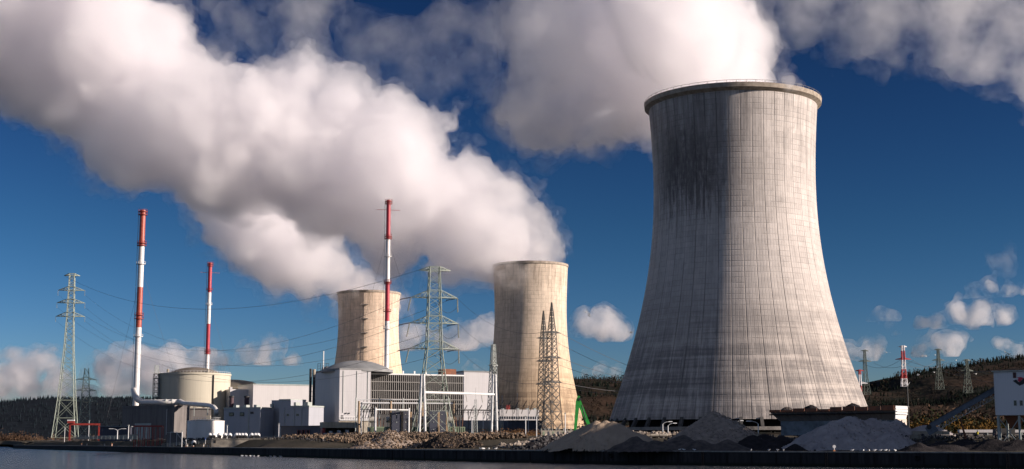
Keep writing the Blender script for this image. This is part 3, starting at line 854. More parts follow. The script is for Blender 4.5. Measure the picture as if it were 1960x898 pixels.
class Bld:
    def __init__(s, name, label, cat, px, D, a, group=None, z0=None):
        c = W(px, HOR, D); s.a = R(a); s.C = c; s.D = D
        s.z0 = hgt(c.x, c.y) - .3 if z0 is None else z0
        s.f = Vector((math.cos(s.a), math.sin(s.a), 0)); s.l = Vector((-math.sin(s.a), math.cos(s.a), 0))
        s.o = empty(name, (c.x, c.y, s.z0), label, cat, group, s.a)
    def _t(s, px, d, off=(0, 0)):
        p = Vector((s.C.x, s.C.y, 0)) + s.f * off[0] + s.l * off[1]
        k = (px - 980) / F * CT
        return (k * p.y - p.x) / (d.x - k * d.y)
    def U(s, px, v=0): return s._t(px, s.f, (0, v))       # length along the front to column px
    def V(s, px, u=0): return s._t(px, s.l, (u, 0))       # length along the left flank to column px
    def Z(s, py, u=0, v=0):                               # local height seen at row py
        p = Vector((s.C.x, s.C.y, 0)) + s.f * u + s.l * v
        return ZY(py, p.y) - s.z0
    def box(s, name, m, u0, u1, v0, v1, z0, z1, parent=None, **k):
        mb = MB(); mb.box(u0, u1, v0, v1, z0, z1); return mb.build(name, m, parent or s.o, **k)
    def coping(s, u0, u1, v0, v1, z, m, t_=.5, name='parapet'):
        mb = MB()
        mb.box(u0 - .25, u1 + .25, v0 - .25, v0 + t_, z - .3, z + .5); mb.box(u0 - .25, u1 + .25, v1 - t_, v1 + .25, z - .3, z + .5)
        mb.box(u0 - .25, u0 + t_, v0 + t_ + .002, v1 - t_ - .002, z - .3, z + .5); mb.box(u1 - t_, u1 + .25, v0 + t_ + .002, v1 - t_ - .002, z - .3, z + .5)
        return mb.build(name, m, s.o)

# reactor building: white tower block with a shallow dome
b = Bld('reactor_building', 'tall white clad block carrying a shallow grey dome, beside the dark louvred hall', 'building', 648, 800, 25)
u1, v1 = b.U(708), b.V(597)
zt = b.Z(706)
b.box('wall', M_white, 0, u1, 0, v1, 0, zt)
b.coping(0, u1, 0, v1, zt, M_roofl)
mb = MB(); R0 = 19.0
cu, cv = 17, 20
mb.lathe([(R0 + 1.5, zt - 1), (R0 + 1.5, zt + .6), (R0, zt + .8)] + [(R0 * math.sin(R(k)) / math.sin(R(38)), zt + .8 + R0 / math.sin(R(38)) * (math.cos(R(k)) - math.cos(R(38))) * .8) for k in range(36, -1, -4)], 72, (cu, cv, 0))
mb.build('dome', M_roofl, b.o, smooth=True)
b.box('roof_hut', M_dkconc, 4, 16, v1 - 12, v1 - 4, zt + .5, zt + 3)
for i, (xx, yy) in enumerate(((2.5, 0), (4.6, 0))):
    mb = MB(); mb.lathe([(.001, 0), (.42, 0), (.42, .3), (.001, .3)], 10, (0, 0, 0))
    o = mb.build('wall_lamp', M_black, b.o); o.location = (b.U(661 + 6 * i), -.32, b.Z(791)); o.rotation_euler = (R(90), 0, 0)
b.box('plinth', M_pale, -.3, u1 + .1, -.6, -.002, 0, b.Z(806))
mb = MB(); zz = b.Z(803)
for k in range(14):
    uu = u1 * k / 13; mb.bar((uu, -1.2, zz), (uu, -1.2, zz + 1.6), .18)
mb.bar((0, -1.2, zz + 1.6), (u1, -1.2, zz + 1.6), .2); mb.bar((0, -1.2, zz + .8), (u1, -1.2, zz + .8), .16); mb.box(0, u1, -1.5, -.62, zz - .5, zz)
mb.build('gallery', M_steel, b.o)
for px in (655, 681, 702):
    mb = MB(); uu = b.U(px); mb.bar((uu, -.2, b.Z(790)), (uu, -.2, zt - 1), .28); mb.build('downpipe', M_galv, b.o)
b.box('louvre_panel', M_galv, b.U(690), b.U(699), -.14, -.002, b.Z(783), b.Z(776))
b.box('door', M_black, b.U(652), b.U(656), -.14, -.002, b.Z(802), b.Z(795))
# black exhaust risers on the flank
e = Bld('exhaust_stack', 'slim black twin exhaust riser against the flank of the white reactor block', 'exhaust stack', 592, 812, 25)
for du, top in ((0, 706), (2.0, 709)):
    mb = MB(); mb.tube([(du, 0, 0), (du, 0, e.Z(top))], .75, 12); mb.build('riser', M_black, e.o)
mb = MB(); mb.tube([(2, 0, e.Z(722)), (2, 0, e.Z(708) + .3)], .9, 12); mb.build('riser_cap', M_pale, e.o)
mb = MB()
for k in range(12): mb.box(-.9, 3, -.15, .15, 4 + k * 2.7, 4.2 + k * 2.7)
mb.build('bracket', M_galv, e.o)
a_ = Bld('antenna_mast', 'slender white antenna on a roof cage left of the reactor dome', 'antenna', 616, 830, 25, z0=zt + b.z0)
mb = MB(); mb.tube([(0, 0, 0), (0, 0, a_.Z(672))], .35, 8); mb.build('mast', M_steel, a_.o)
mb = MB()
for s in range(3):
    for q in ((-2.5, -2.5), (2.5, -2.5), (2.5, 2.5), (-2.5, 2.5)): mb.bar((q[0], q[1], 0), (q[0], q[1], 4.5), .25)
    z_ = 1.5 * (s + 1)
    mb.bar((-2.5, -2.5, z_), (2.5, -2.5, z_), .2); mb.bar((2.5, -2.5, z_), (2.5, 2.5, z_), .2); mb.bar((-2.5, -2.5, z_), (-2.5, 2.5, z_), .2)
mb.build('cage', M_black, a_.o)
# louvred turbine hall
M_fin = mat('grey_fin', (.24, .23, .22), .6)
h = Bld('turbine_hall', 'long hall with dark vertical louvres behind the tall green lattice pylon', 'building', 708, 822, 25)
U1 = h.U(887); zt = h.Z(714)
h.box('wall', M_black, 0, U1, .6, 45, 0, zt - .8)
h.box('roof_edge', M_steel, -.1, U1 + .1, -.3, 45.1, zt - .8, zt)
N = 46
for k in range(N):
    uu = U1 * (k + .5) / N
    h.box('louvre_fin', M_fin, uu - .15, uu + .15, -.05, .58, h.Z(792), zt - .82)
for zr_ in (772, 764, 748, 731): h.box('louvre_rail', M_fin, 0, U1, -.3, -.06, h.Z(zr_), h.Z(zr_) + .35)
h.box('roof_hut', M_rust, h.U(855), h.U(880), 6, 14, zt, zt + 3.6)
h.box('roof_hut', M_dkconc, 0, h.U(727), 8, 16, zt, zt + 4.5)
for k in range(4): h.box('roof_vent', M_steel, h.U(752 + 22 * k), h.U(754.5 + 22 * k), 4, 5, zt, zt + 1.8)
w2 = Bld('annex_building', 'plain white clad annex joined to the right end of the louvred hall', 'building', 887.5, 905, 25)
w2.box('wall', M_white, 0, w2.U(943), 0, 36, 0, w2.Z(711))
w2.coping(0, w2.U(943), 0, 36, w2.Z(711), M_roofl)
w2.box('door', M_galv, w2.U(915), w2.U(922), -.12, -.002, 0, 5)
# big bright hall behind, left
w3 = Bld('storage_hall', 'bright white flat-roofed hall behind the stepped grey building', 'building', 482, 960, 25)
w3.box('wall', M_white2, 0, w3.U(600), 0, 40, 0, w3.Z(736))
w3.coping(0, w3.U(600), 0, 40, w3.Z(736), M_galv, name='roof_edge')
w3.box('side_wing', M_white2, -12, -.01, 14, 60, 0, w3.Z(744))
w3.box('side_wing_parapet', M_white2, -12.1, -10.5, 13.9, 18, w3.Z(744), w3.Z(740))
# tan building and second containment far behind
t1 = Bld('service_building', 'old tan concrete service building between the cream dome and the bright hall', 'building', 445, 1080, 25)
t1.box('wall', M_tan, 0, t1.U(490), 0, 30, 0, t1.Z(756))
t1.box('cornice', M_pale, -.4, t1.U(490) + .4, -.4, 30.4, t1.Z(756), t1.Z(756) + .8)
for k in range(5): t1.box('window', M_glass, t1.U(449 + k * 8), t1.U(453 + k * 8), -.15, -.002, t1.Z(768), t1.Z(763))
for k in range(2): t1.box('roof_tank', M_steel, -3 + k * 3, -1 + k * 3, 2, 5, t1.Z(762), t1.Z(749))
c2 = Bld('reactor_dome', 'distant low brown dome peeping out behind the cream containment building', 'containment building', 441, 1250, 25)
mb = MB(); rr = 24
zc = c2.Z(745)
mb.lathe([(rr, 0), (rr, zc), (rr + .8, zc), (rr + .8, zc + 1.2)], 64); mb.build('wall', M_tan, c2.o, smooth=False)
mb = MB(); mb.lathe([((rr + .6) * math.cos(R(k)), zc + 1.2 + math.sin(R(k)) * 7) for k in range(0, 90, 8)] + [(.01, zc + 8.2)], 64); mb.build('dome', mat('brown_dome', (.22, .19, .15), .9), c2.o, smooth=True)
# cream containment building, left
ccx, ccD = 368.5, 985
cc = W(ccx, HOR, ccD); rr = 68.5 / F * ccD * .985
k0 = hgt(cc.x, cc.y) - .5
cb = empty('containment_building', (cc.x, cc.y, k0), 'large cream cylindrical containment building with a flattened brown dome, left of the plant', 'containment building')
zw = ZY(716, ccD) - k0
mb = MB(); mb.lathe([(rr, 0), (rr, zw - 1.2), (rr + .5, zw - 1.2), (rr + .5, zw), (rr - 3, zw + .1)], 96); mb.build('wall', M_cont, cb)
mb = MB(); mb.lathe([(rr - 6.5, zw + .1), (rr - 6.5, zw + .7)] + [((rr - 7) * math.sin(R(k)) / math.sin(R(40)), zw + .7 + (rr - 7) / math.sin(R(40)) * (math.cos(R(k)) - math.cos(R(40)))*.62) for k in range(38, 0, -4)] + [(.01, zw + .7 + (rr - 7) / math.sin(R(40)) * (1 - math.cos(R(40)))*.62)], 72); mb.build('dome', mat('brown_dome_roof', (.15, .13, .11), .85, var=.25, scale=.15), cb, smooth=True)
an = math.atan2(-cc.y, -cc.x)
da = math.asin((403 - ccx) / 68.5)
p = Vector((math.cos(an + da), math.sin(an + da), 0))
mb = MB(); mb.bar(p * (rr + .5), p * (rr + .5) + Vector((0, 0, zw - 1.5)), 1.0); mb.build('cable_riser', M_black, cb)
mb = MB()
for k in range(64):
    a0 = 2 * math.pi * k / 64; q = Vector((math.cos(a0), math.sin(a0), 0)) * (rr - .2)
    q2 = Vector((math.cos(a0 + .1), math.sin(a0 + .1), 0)) * (rr - .2)
    mb.bar(q + Vector((0, 0, zw)), q + Vector((0, 0, zw + 1.1)), .2); mb.bar(q + Vector((0, 0, zw + 1.1)), q2 + Vector((0, 0, zw + 1.1)), .15)
mb.build('railing', M_steel, cb)
for dx_ in (-15, 12):
    mb = MB(); mb.lathe([(.01, 0), (.9, 0), (.9, 1.8), (.4, 2.3), (.01, 2.3)], 10); mb.build('roof_vent', M_pale, cb).location = (dx_, -14, zw + .5)
# scaffold stair tower
def lattice_box(mb, w, d, z0, z1, n, t_, mi=0):
    for sx in (-1, 1):
        for sy in (-1, 1): mb.bar((sx * w, sy * d, z0), (sx * w, sy * d, z1), t_ * 1.3)
    for k in range(n + 1):
        z_ = z0 + (z1 - z0) * k / n
        for a, c in (((-w, -d), (w, -d)), ((w, -d), (w, d)), ((w, d), (-w, d)), ((-w, d), (-w, -d))):
            mb.bar((*a, z_), (*c, z_), t_)
            if k < n: mb.bar((*a, z_), (*c, z_ + (z1 - z0) / n), t_)
st = Bld('stair_tower', 'dark steel scaffold stair tower standing against the left side of the cream containment', 'stair tower', 295, 970, 25)
mb = MB(); lattice_box(mb, 1.7, 2.5, 0, st.Z(716), 14, .3); mb.build('frame', M_black, st.o)
for k in range(10): st.box('landing', M_galv, -1.8, 1.8, -2.6, 2.6, 3 + k * 4.2, 3.25 + k * 4.2)
mb = MB(); lattice_box(mb, 1.2, 1.2, st.Z(716) + .1, st.Z(700), 5, .18); mb.build('antenna_cage', M_galv, st.o)
# dark auxiliary building under the stack
d1 = Bld('auxiliary_building', 'low dark concrete building at the foot of the tallest left stack', 'building', 332, 880, 62)
V1 = d1.V(232); zt = d1.Z(777)
d1.box('wall', M_dkconc, 0, 14, 0, V1, 0, zt)
d1.coping(0, 14, 0, V1, zt, M_dkconc)
d1.box('roller_door', M_galv, -.2, -.002, d1.V(288), d1.V(257), 0, d1.Z(810))
mb = MB(); mb.bar((-.3, d1.V(318), 3), (-.3, d1.V(318), zt - 2), .3); mb.build('downpipe', M_steel, d1.o)
d2 = Bld('auxiliary_wing', 'darker weathered concrete wing in front of the cream containment wall', 'building', 333, 905, 12)
d2.box('wall', M_dkconc, 0, d2.U(402), 0, 22, 0, d2.Z(783))
d2.box('roof_slab', M_roof, -.4, d2.U(402) + .4, -.6, 22.4, d2.Z(783), d2.Z(783) + .7)
for k in range(3): d2.box('roof_unit', M_pale, d2.U(350 + k * 17), d2.U(357 + k * 17), 2, 5, d2.Z(783) + .7, d2.Z(783) + 2.2)
for k in range(4): d2.box('wall_panel', MATS['dark_void'], d2.U(340 + 15 * k), d2.U(348 + 15 * k), -.12, -.002, 2, 8)
# storage tank
tk = W(393, HOR, 760); kz = hgt(tk.x, tk.y) - .2
ta = empty('storage_tank', (tk.x, tk.y, kz), 'squat white cylindrical storage tank with a shallow cone roof and railing', 'storage tank')
rr = 34.5 / F * 760; zw = ZY(806, 760) - kz
mb = MB(); mb.lathe([(rr, 0), (rr, zw), (rr + .15, zw), (rr + .15, zw + .15)], 72); mb.build('shell', mat('tank_white', (.70, .66, .63), .5, var=.1, scale=.2, stretch=(1, 1, .2)), ta)
mb = MB(); mb.lathe([(rr + .15, zw + .15), (.01, zw + 1.3)], 72); mb.build('roof', M_roofl, ta)
mb = MB()
for k in range(10):
    a0 = -.9 + k * .16 - 1.2; q = Vector((math.cos(a0), math.sin(a0), 0)) * rr
    q2 = Vector((math.cos(a0 + .16), math.sin(a0 + .16), 0)) * rr
    mb.bar(q + Vector((0, 0, zw)), q + Vector((0, 0, zw + 1.6)), .13); mb.bar(q + Vector((0, 0, zw + 1.6)), q2 + Vector((0, 0, zw + 1.6)), .13); mb.bar(q + Vector((0, 0, zw + .8)), q2 + Vector((0, 0, zw + .8)), .1)
mb.build('railing', M_steel, ta)
mb = MB(); mb.box(-1, 1, -1, 1, zw + .9, zw + 2.8); mb.build('hatch', M_pale, ta).location = (2, -3, 0)
mb = MB(); q = Vector((math.cos(-1.05), math.sin(-1.05), 0)) * (rr + .2)
for s in (-.4, .4): mb.bar(q + Vector((s, 0, 0)), q + Vector((s, 0, zw)), .12)
for k in range(20): mb.bar(q + Vector((-.4, 0, .4 + k * zw / 20)), q + Vector((.4, 0, .4 + k * zw / 20)), .09)
mb.build('ladder', M_galv, ta)
# grey-blue office block
g1 = Bld('pump_building', 'grey-blue metal building with two small dark windows beside the white tank', 'building', 497, 800, 62)
V1 = g1.V(427); zt = g1.Z(781)
g1.box('wall', M_blue, 0, 12, 0, V1, 0, zt); g1.coping(0, 12, 0, V1, zt, M_galv)
for a, c in ((437, 446), (458, 466)):
    wv0, wv1 = g1.V(c), g1.V(a)
    w_ = g1.box('window', M_black, -.25, -.002, wv0, wv1, g1.Z(796), g1.Z(789))
    g1.box('pane', M_glass, -.3, -.252, wv0 + .3, wv1 - .3, g1.Z(796) + .3, g1.Z(789) - .3, parent=w_)
g1.box('pilaster', M_galv, -.3, -.002, g1.V(475.5), g1.V(474), 0, zt)
g1.box('door', M_galv, -.2, -.002, g1.V(490), g1.V(485), 0, 3.4)
g1.box('vent_grille', M_black, -.2, -.002, g1.V(484), g1.V(478), g1.Z(792), g1.Z(788))
for k in range(3): g1.box('roof_unit', M_galv, 3, 6, V1 * (.2 + .28 * k), V1 * (.28 + .28 * k), zt + .51, zt + 1.9)
for px in (441, 470):
    f_ = Bld('flue', 'short dark purple-brown flue rising behind the %s end of the grey-blue building' % ('left' if px == 441 else 'right'), 'flue', px, 830, 25)
    mb = MB(); mb.tube([(0, 0, 0), (0, 0, f_.Z(759))], 1.35, 14); mb.build('pipe', mat('maroon_pipe', (.06, .03, .04), .6), f_.o)
    mb = MB(); mb.tube([(0, 0, f_.Z(759) - .6), (0, 0, f_.Z(759) + .3)], 1.6, 14); mb.build('cowl', M_black, f_.o)
# stepped grey building
g2 = Bld('stepped_building', 'stepped grey-blue building with a taller left part, left of the white reactor block', 'building', 590, 790, 62)
Va, Vb = g2.V(555), g2.V(533)
g2.box('lower_wall', M_blue, 0, 14, 0, Va, 0, g2.Z(778)); g2.coping(0, 14, 0, Va - .3, g2.Z(778), M_galv)
g2.box('upper_wall', M_blue, 0, 14, Va + .01, Vb, 0, g2.Z(765)); g2.coping(0, 14, Va + .3, Vb, g2.Z(765), M_galv, name='upper_parapet')
for px in (544, 563, 577):
    mb = MB(); vv = g2.V(px); mb.bar((-.25, vv, 0), (-.25, vv, g2.Z(780)), .25); mb.build('downpipe', M_galv, g2.o)
for a_, c_ in ((548, 552), (566, 571)): g2.box('window', M_glass, -.15, -.002, g2.V(c_), g2.V(a_), g2.Z(796), g2.Z(792))
for k in range(2): g2.box('roof_unit', M_galv, 3, 7, 3 + 8 * k, 6 + 8 * k, g2.Z(778) + .51, g2.Z(778) + 2.5)
g2b = Bld('stair_block', 'grey stair block with louvre boxes on its left end, joined to the stepped building', 'building', 534, 812, 62)
g2b.box('wall', M_blue, 0, 10, 0, g2b.V(518), 0, g2b.Z(766))
for k in range(3): g2b.box('louvre_box', M_galv, -1.1, -.002, g2b.V(522), g2b.V(517.5), g2b.Z(779 + k * 9), g2b.Z(773 + k * 9))
g3 = Bld('link_building', 'small pale link block between the grey-blue and stepped buildings', 'building', 498, 850, 25)
g3.box('wall', M_blue, 0, g3.U(524), 0, 8, 0, g3.Z(803)); g3.box('roof_slab', M_pale, -.3, g3.U(524) + .3, -.5, 8.3, g3.Z(803), g3.Z(801))
mb = MB(); mb.tube([(0, -2, g3.Z(797)), (g3.U(530), -2, g3.Z(797))], .45, 8); mb.tube([(0, -2, g3.Z(793)), (g3.U(530), -2, g3.Z(793))], .3, 8); mb.build('pipe_run', M_steel, g3.o)
for k in range(3): g3.box('pipe_support', M_galv, 2 + k * 4, 2.3 + k * 4, -2.3, -1.7, 0, g3.Z(798))
# navy low building with red door frames
nv = Bld('workshop', 'low navy workshop with three red-framed doors in front of the stepped building', 'building', 616, 735, 50)
V1 = nv.V(537)
nv.box('wall', M_navy, 0, 12, 0, V1, 0, nv.Z(816)); nv.box('roof', M_roof, -.6, 12.3, -.3, V1 + .3, nv.Z(816), nv.Z(814.5))
for px in (570, 579, 588):
    d_ = nv.box('door', MATS['dark_void'], -.12, -.002, nv.V(px + 4), nv.V(px), .3, 3.6)
    mb = MB(); q0_, q1_ = nv.V(px + 4), nv.V(px)
    mb.box(-.3, -.121, q0_ - .35, q0_ - .05, .3, 4.0); mb.box(-.3, -.121, q1_ + .05, q1_ + .35, .3, 4.0); mb.build('frame', M_red, d_)
# weathered canopy with red ends
cn = Bld('canopy', 'weathered flat concrete canopy on red piers in front of the white reactor block', 'canopy', 616, 690, 14)
U1 = cn.U(690)
cn.box('roof', M_tan, 0, U1, 0, 10, cn.Z(819), cn.Z(808))
for px in (617, 683): cn.box('pier', M_red, cn.U(px), cn.U(px + 5), .3, 9, 0, cn.Z(819) - .01)
cn.box('back_wall', M_dkconc, cn.U(622), cn.U(683), 8.5, 9.4, 0, cn.Z(819) - .01)
cn.box('low_wall', M_blue, cn.U(618), cn.U(668), -1.5, -1.0, 0, cn.Z(829))
for k in range(3): cn.box('kiosk', M_white, cn.U(662 - k * 16), cn.U(668 - k * 16), 1, 3, 0, cn.Z(823 + k))
# right of the hall: low blocks by the middle tower
r1 = Bld('long_shed', 'long low grey shed with no windows below the white annex', 'building', 868, 700, 12)
r1.box('wall', clad('shed_grey', (.27, .26, .25), dirt=.2), 0, r1.U(972), 0, 16, r1.Z(821), r1.Z(804.5)); r1.box('base_wall', M_pale, .5, r1.U(972) - 1, .4, 15, 0, r1.Z(821) - .01)
r2 = Bld('office_block', 'white office block with a band of small windows below the middle cooling tower', 'building', 950, 860, 12)
U1 = r2.U(1032)
r2.box('wall', M_white2, 0, U1, 0, 14, r2.Z(812), r2.Z(784)); r2.box('base', M_navy, .3, U1 - .3, .3, 13.5, 0, r2.Z(812) - .01)
for k in range(18):
    uu = U1 * (k + .3) / 18
    r2.box('window', M_glass, uu, uu + U1 / 18 * .62, -.12, -.002, r2.Z(802), r2.Z(797))
r2.box('roof_plant', M_red, r2.U(972), r2.U(979), 4, 8, r2.Z(784) + .01, r2.Z(775))
for px in (962, 991, 1010, 1024): r2.box('roof_vent', M_galv, r2.U(px), r2.U(px + 5), 3, 6, r2.Z(784) + .01, r2.Z(781))
r3 = Bld('low_depot', 'low dark blue depot right of the long grey shed', 'building', 973, 690, 12)
r3.box('wall', M_navy, 0, r3.U(1038), 0, 12, 0, r3.Z(806)); r3.box('roof', M_roof, -.3, r3.U(1038) + .3, -.5, 12.3, r3.Z(806), r3.Z(804.5))
r4 = Bld('boundary_wall', 'pale boundary wall with dark panels at the foot of the twin dark pylons', 'wall', 1036, 520, 10)
U1 = r4.U(1100)
r4.box('wall', M_pale, 0, U1, 0, .5, 0, r4.Z(824))
for k in range(7): r4.box('panel', M_navy if k % 2 else M_green, .6 + U1 * k / 7, U1 * (k + .7) / 7, -.06, -.002, .4, r4.Z(826))
for k in range(10): r4.box('post', M_galv, U1 * k / 9 - .1, U1 * k / 9 + .1, -.1, .02, r4.Z(824) + .01, r4.Z(820))

# ------------------------------------------------------------------ striped stacks
def stack(px0, px1, pyb, pyt, D, wpx, bands, plats, label, taper=1.0, lattice=True):
    c = W(px0, HOR, D); z0 = hgt(c.x, c.y)
    o = empty('chimney', (c.x, c.y, z0), label, 'chimney', 'red and white striped chimneys')
    zt = ZY(pyt, D) - z0; r0 = wpx / 2 / F * D
    m = bpy.data.materials.new('stack_paint'); m.use_nodes = True
    t = NT(m); b = t.n['Principled BSDF']; b.inputs['Roughness'].default_value = .4
    tc = t.n.new('ShaderNodeTexCoord'); sp = t.n.new('ShaderNodeSeparateXYZ'); t.l.new(tc.outputs['Object'], sp.inputs[0])
    nz = t.noise(tc.outputs['Object'], .8, 6, .7)
    zz = t.m('ADD', sp.outputs[2], t.m('MULTIPLY', t.m('SUBTRACT', nz, .5), .12))
    c_ = None
    white = (.66, .64, .63)
    cc_ = t.mix(t.ss(nz, .5, .8), white, (.55, .54, .53))
    for (y0, y1, col) in bands:
        za, zb = ZY(y1, D) - z0, ZY(y0, D) - z0
        mk = t.m('MULTIPLY', t.m('GREATER_THAN', zz, za), t.m('LESS_THAN', zz, zb))
        rc = t.mix(t.ss(nz, .4, .7), col, tuple(q * .65 for q in col))
        cc_ = t.mix(mk, cc_, rc)
    fr = t.m('FRACT', t.m('DIVIDE', sp.outputs[2], 3.0)); ln = t.ss(t.m('ABSOLUTE', t.m('SUBTRACT', fr, .5)), .47, .5)
    cc_ = t.mix(t.m('MULTIPLY', ln, .35), cc_, (.1, .05, .05))
    t.l.new(cc_, b.inputs['Base Color'])
    mb = MB(); mb.lathe([(r0, 0), (r0 * taper, zt), (r0 * taper * .8, zt), (r0 * taper * .8, zt - 3)], 28); mb.build('flue', m, o, smooth=False)
    for py in plats:
        z_ = ZY(py, D) - z0; rp = r0 * 1.55
        mb = MB(); mb.lathe([(r0 * .98, z_), (rp, z_ + .05), (rp, z_ + .35), (r0 * .98, z_ + .35)], 20)
        for k in range(10):
            a0 = k / 10 * 2 * math.pi; p = Vector((math.cos(a0), math.sin(a0), 0)) * rp
            p2 = Vector((math.cos(a0 + .628), math.sin(a0 + .628), 0)) * rp
            mb.bar(p + Vector((0, 0, z_ + .3)), p + Vector((0, 0, z_ + 1.6)), .16); mb.bar(p + Vector((0, 0, z_ + 1.6)), p2 + Vector((0, 0, z_ + 1.6)), .16)
        col = bands[0][2] if any(y0 - 4 <= py <= y1 + 4 for y0, y1, _ in bands) else None
        mb.build('platform', M_red if col else M_steel, o)
    mb = MB(); rx = -r0 * taper * 1.1
    for s in (-.45, .45): mb.bar((-r0 - .9, s, 4), (-r0 * taper - .9, s, zt - 1), .16)
    k = 4
    while k < zt - 2: mb.bar((-r0 - .9, -.45, k), (-r0 - .9, .45, k), .12); mb.bar((-r0 - .9, 0, k), (-r0 * .9, 0, k), .1) if int(k) % 6 == 0 else None; k += 1.5
    mb.build('ladder', M_galv, o)
    # four guy wires
    return o, z0, zt
RD1 = (.40, .085, .055); RD2 = (.42, .03, .05)
s1, sz0, szt = stack(257, 268, 772, 402, 905, 11.5, [(395, 472, RD1), (550, 627, RD1)], [406, 412, 466, 471, 506, 604, 611, 645], 'tallest left chimney, red and white bands, with a white duct at its foot', .93)
s2, _, _ = stack(392, 397, 790, 503, 1040, 7.6, [(495, 560, RD2), (620, 678, RD2)], [506, 510, 556, 584, 673, 678], 'thinner striped chimney rising behind the cream containment dome', .95)
s3, _, _ = stack(738, 741, 790, 383, 860, 9.5, [(376, 458, RD2), (540, 615, RD2)], [387, 391, 454, 458, 492, 541, 544, 597, 630], 'striped chimney with deep red bands behind the louvred hall', .85)
for o_, zz_ in ((s2, ZY(522, 1040)), (s3, ZY(402, 860))):
    mb = MB(); z_ = zz_ - o_.location.z
    mb.bar((-7, 0, z_ + .3), (7, 0, z_ - .3), .35); mb.bar((-4, -1, z_), (-4, 1, z_), .2); mb.bar((4, -1, z_), (4, 1, z_), .2)
    mb.build('antenna_boom', mat('pink_paint', (.5, .2, .2), .6), o_)
# white duct from the tallest chimney to the tank
p0 = Vector(s1.location)
dd = empty('flue_duct', (p0.x, p0.y, p0.z), 'fat white horizontal duct running from the tallest chimney over the dark roofs', 'duct')
def dp(px, py, D): return W(px, py, D) - p0
path = [dp(255, 744, 903), dp(259, 758, 902), dp(264, 765, 900), dp(272, 769.5, 899), dp(284, 770, 897), dp(300, 770, 893), dp(340, 770, 888)]
mb = MB(); mb.tube(path, [1.5, 1.9, 1.9, 1.8, 1.7, 1.7, 1.7], 16); mb.build('duct', M_duct, dd, smooth=True)
path = [dp(340.2, 770.5, 888), dp(345, 769, 887), dp(352, 772, 885), dp(375, 774, 872), dp(400, 776, 850), dp(409, 779, 842), dp(413.5, 784, 838), dp(414, 793, 836)]
mb = MB(); mb.tube(path, [1.9, 1.7, 1.4, 1.35, 1.3, 1.3, 1.25, 1.25], 16); mb.build('duct', M_duct, dd, smooth=True)
for i, (px, py, D) in enumerate(((275, 770, 899), (297, 770, 894), (318, 770, 890), (330, 770, 889), (362, 773, 879), (378, 774, 870), (391, 775.5, 858))):
    a, c = dp(px - .7, py, D), dp(px + .7, py, D)
    mb = MB(); mb.tube([a, c], 2.0 if px < 345 else 1.6, 16); mb.build('flange', M_galv, dd)
for px, D in ((300, 893), (335, 889), (372, 874), (398, 852)):
    mb = MB(); a = dp(px, 772, D); mb.bar(a, (a.x, a.y, ZY(784, D) - p0.z - 4), .6); mb.build('duct_support', M_galv, dd)
# ------------------------------------------------------------------ lattice pylons
def lat_section(mb, w0, z0, w1, z1, n, tl, tb, cross=True, d=1.0):
    """square lattice tapering from half width w0 at z0 to w1 at z1 in n panels"""
    def cor(z):
        k = (z - z0) / (z1 - z0); w_ = w0 + (w1 - w0) * k
        return [Vector((sx * w_, sy * w_ * d, z)) for sx, sy in ((-1, -1), (1, -1), (1, 1), (-1, 1))]
    # panels shrink with width
    for a, b_ in zip(cor(z0), cor(z1)): mb.bar(a, b_, tl)
    zs = [z0]; ws = [w0 + (w1 - w0) * (k + .5) / n for k in range(n)]; tot = sum(ws)
    for q in ws: zs.append(zs[-1] + (z1 - z0) * q / tot)
    for k in range(n):
        A, B = cor(zs[k]), cor(zs[k + 1])
        for i in range(4):
            j = (i + 1) % 4
            mb.bar(A[i], B[j], tb)
            if cross: mb.bar(A[j], B[i], tb)
            if k % 2 == 0: mb.bar(A[i], A[j], tb)
def crossarm(z, w, L, h, tl, tb, d=1.0, n=4, up=True):
    """a pointed arm either side, flat below"""
    mb = MB(); s_ = 1 if up else -1
    for s in (-1, 1):
        tip = Vector((s * L, 0, z))
        lo = [Vector((s * w, q * w * d, z)) for q in (-1, 1)]; hi = [Vector((s * w, q * w * d, z + h * s_)) for q in (-1, 1)]
        for p in lo + hi: mb.bar(p, tip, tl)
        if s < 0:
            for p in lo + hi: mb.bar(p, (-p.x, p.y, p.z), tl)
        for k in range(n):
            a, c = k / n, (k + 1) / n
            for l_, h_ in zip(lo, hi):
                mb.bar(l_.lerp(tip, a), h_.lerp(tip, c), tb) if k % 2 else mb.bar(h_.lerp(tip, a), l_.lerp(tip, c), tb)
                mb.bar(l_.lerp(tip, c), h_.lerp(tip, c), tb)
            mb.bar(lo[0].lerp(tip, a), lo[1].lerp(tip, c), tb); mb.bar(lo[0].lerp(tip, c), lo[1].lerp(tip, c), tb)
    return mb
def insul(mb, a, b_, r=.16):
    a, b_ = Vector(a), Vector(b_); n = 10
    for k in range(n):
        p, q = a.lerp(b_, k / n), a.lerp(b_, (k + .55) / n)
        mb.bar(p, q, r * 2, n=6); mb.bar(q, a.lerp(b_, (k + 1) / n), r, n=4)
M_pg = mat('pale_green_steel', (.25, .29, .24), .55, var=.25, scale=1)
M_dk = mat('dark_steel', (.045, .045, .045), .6, var=.3, scale=1)
M_ins = mat('brown_insulator', (.09, .06, .055), .3)
M_iny = mat('grey_insulator', (.25, .25, .20), .4)
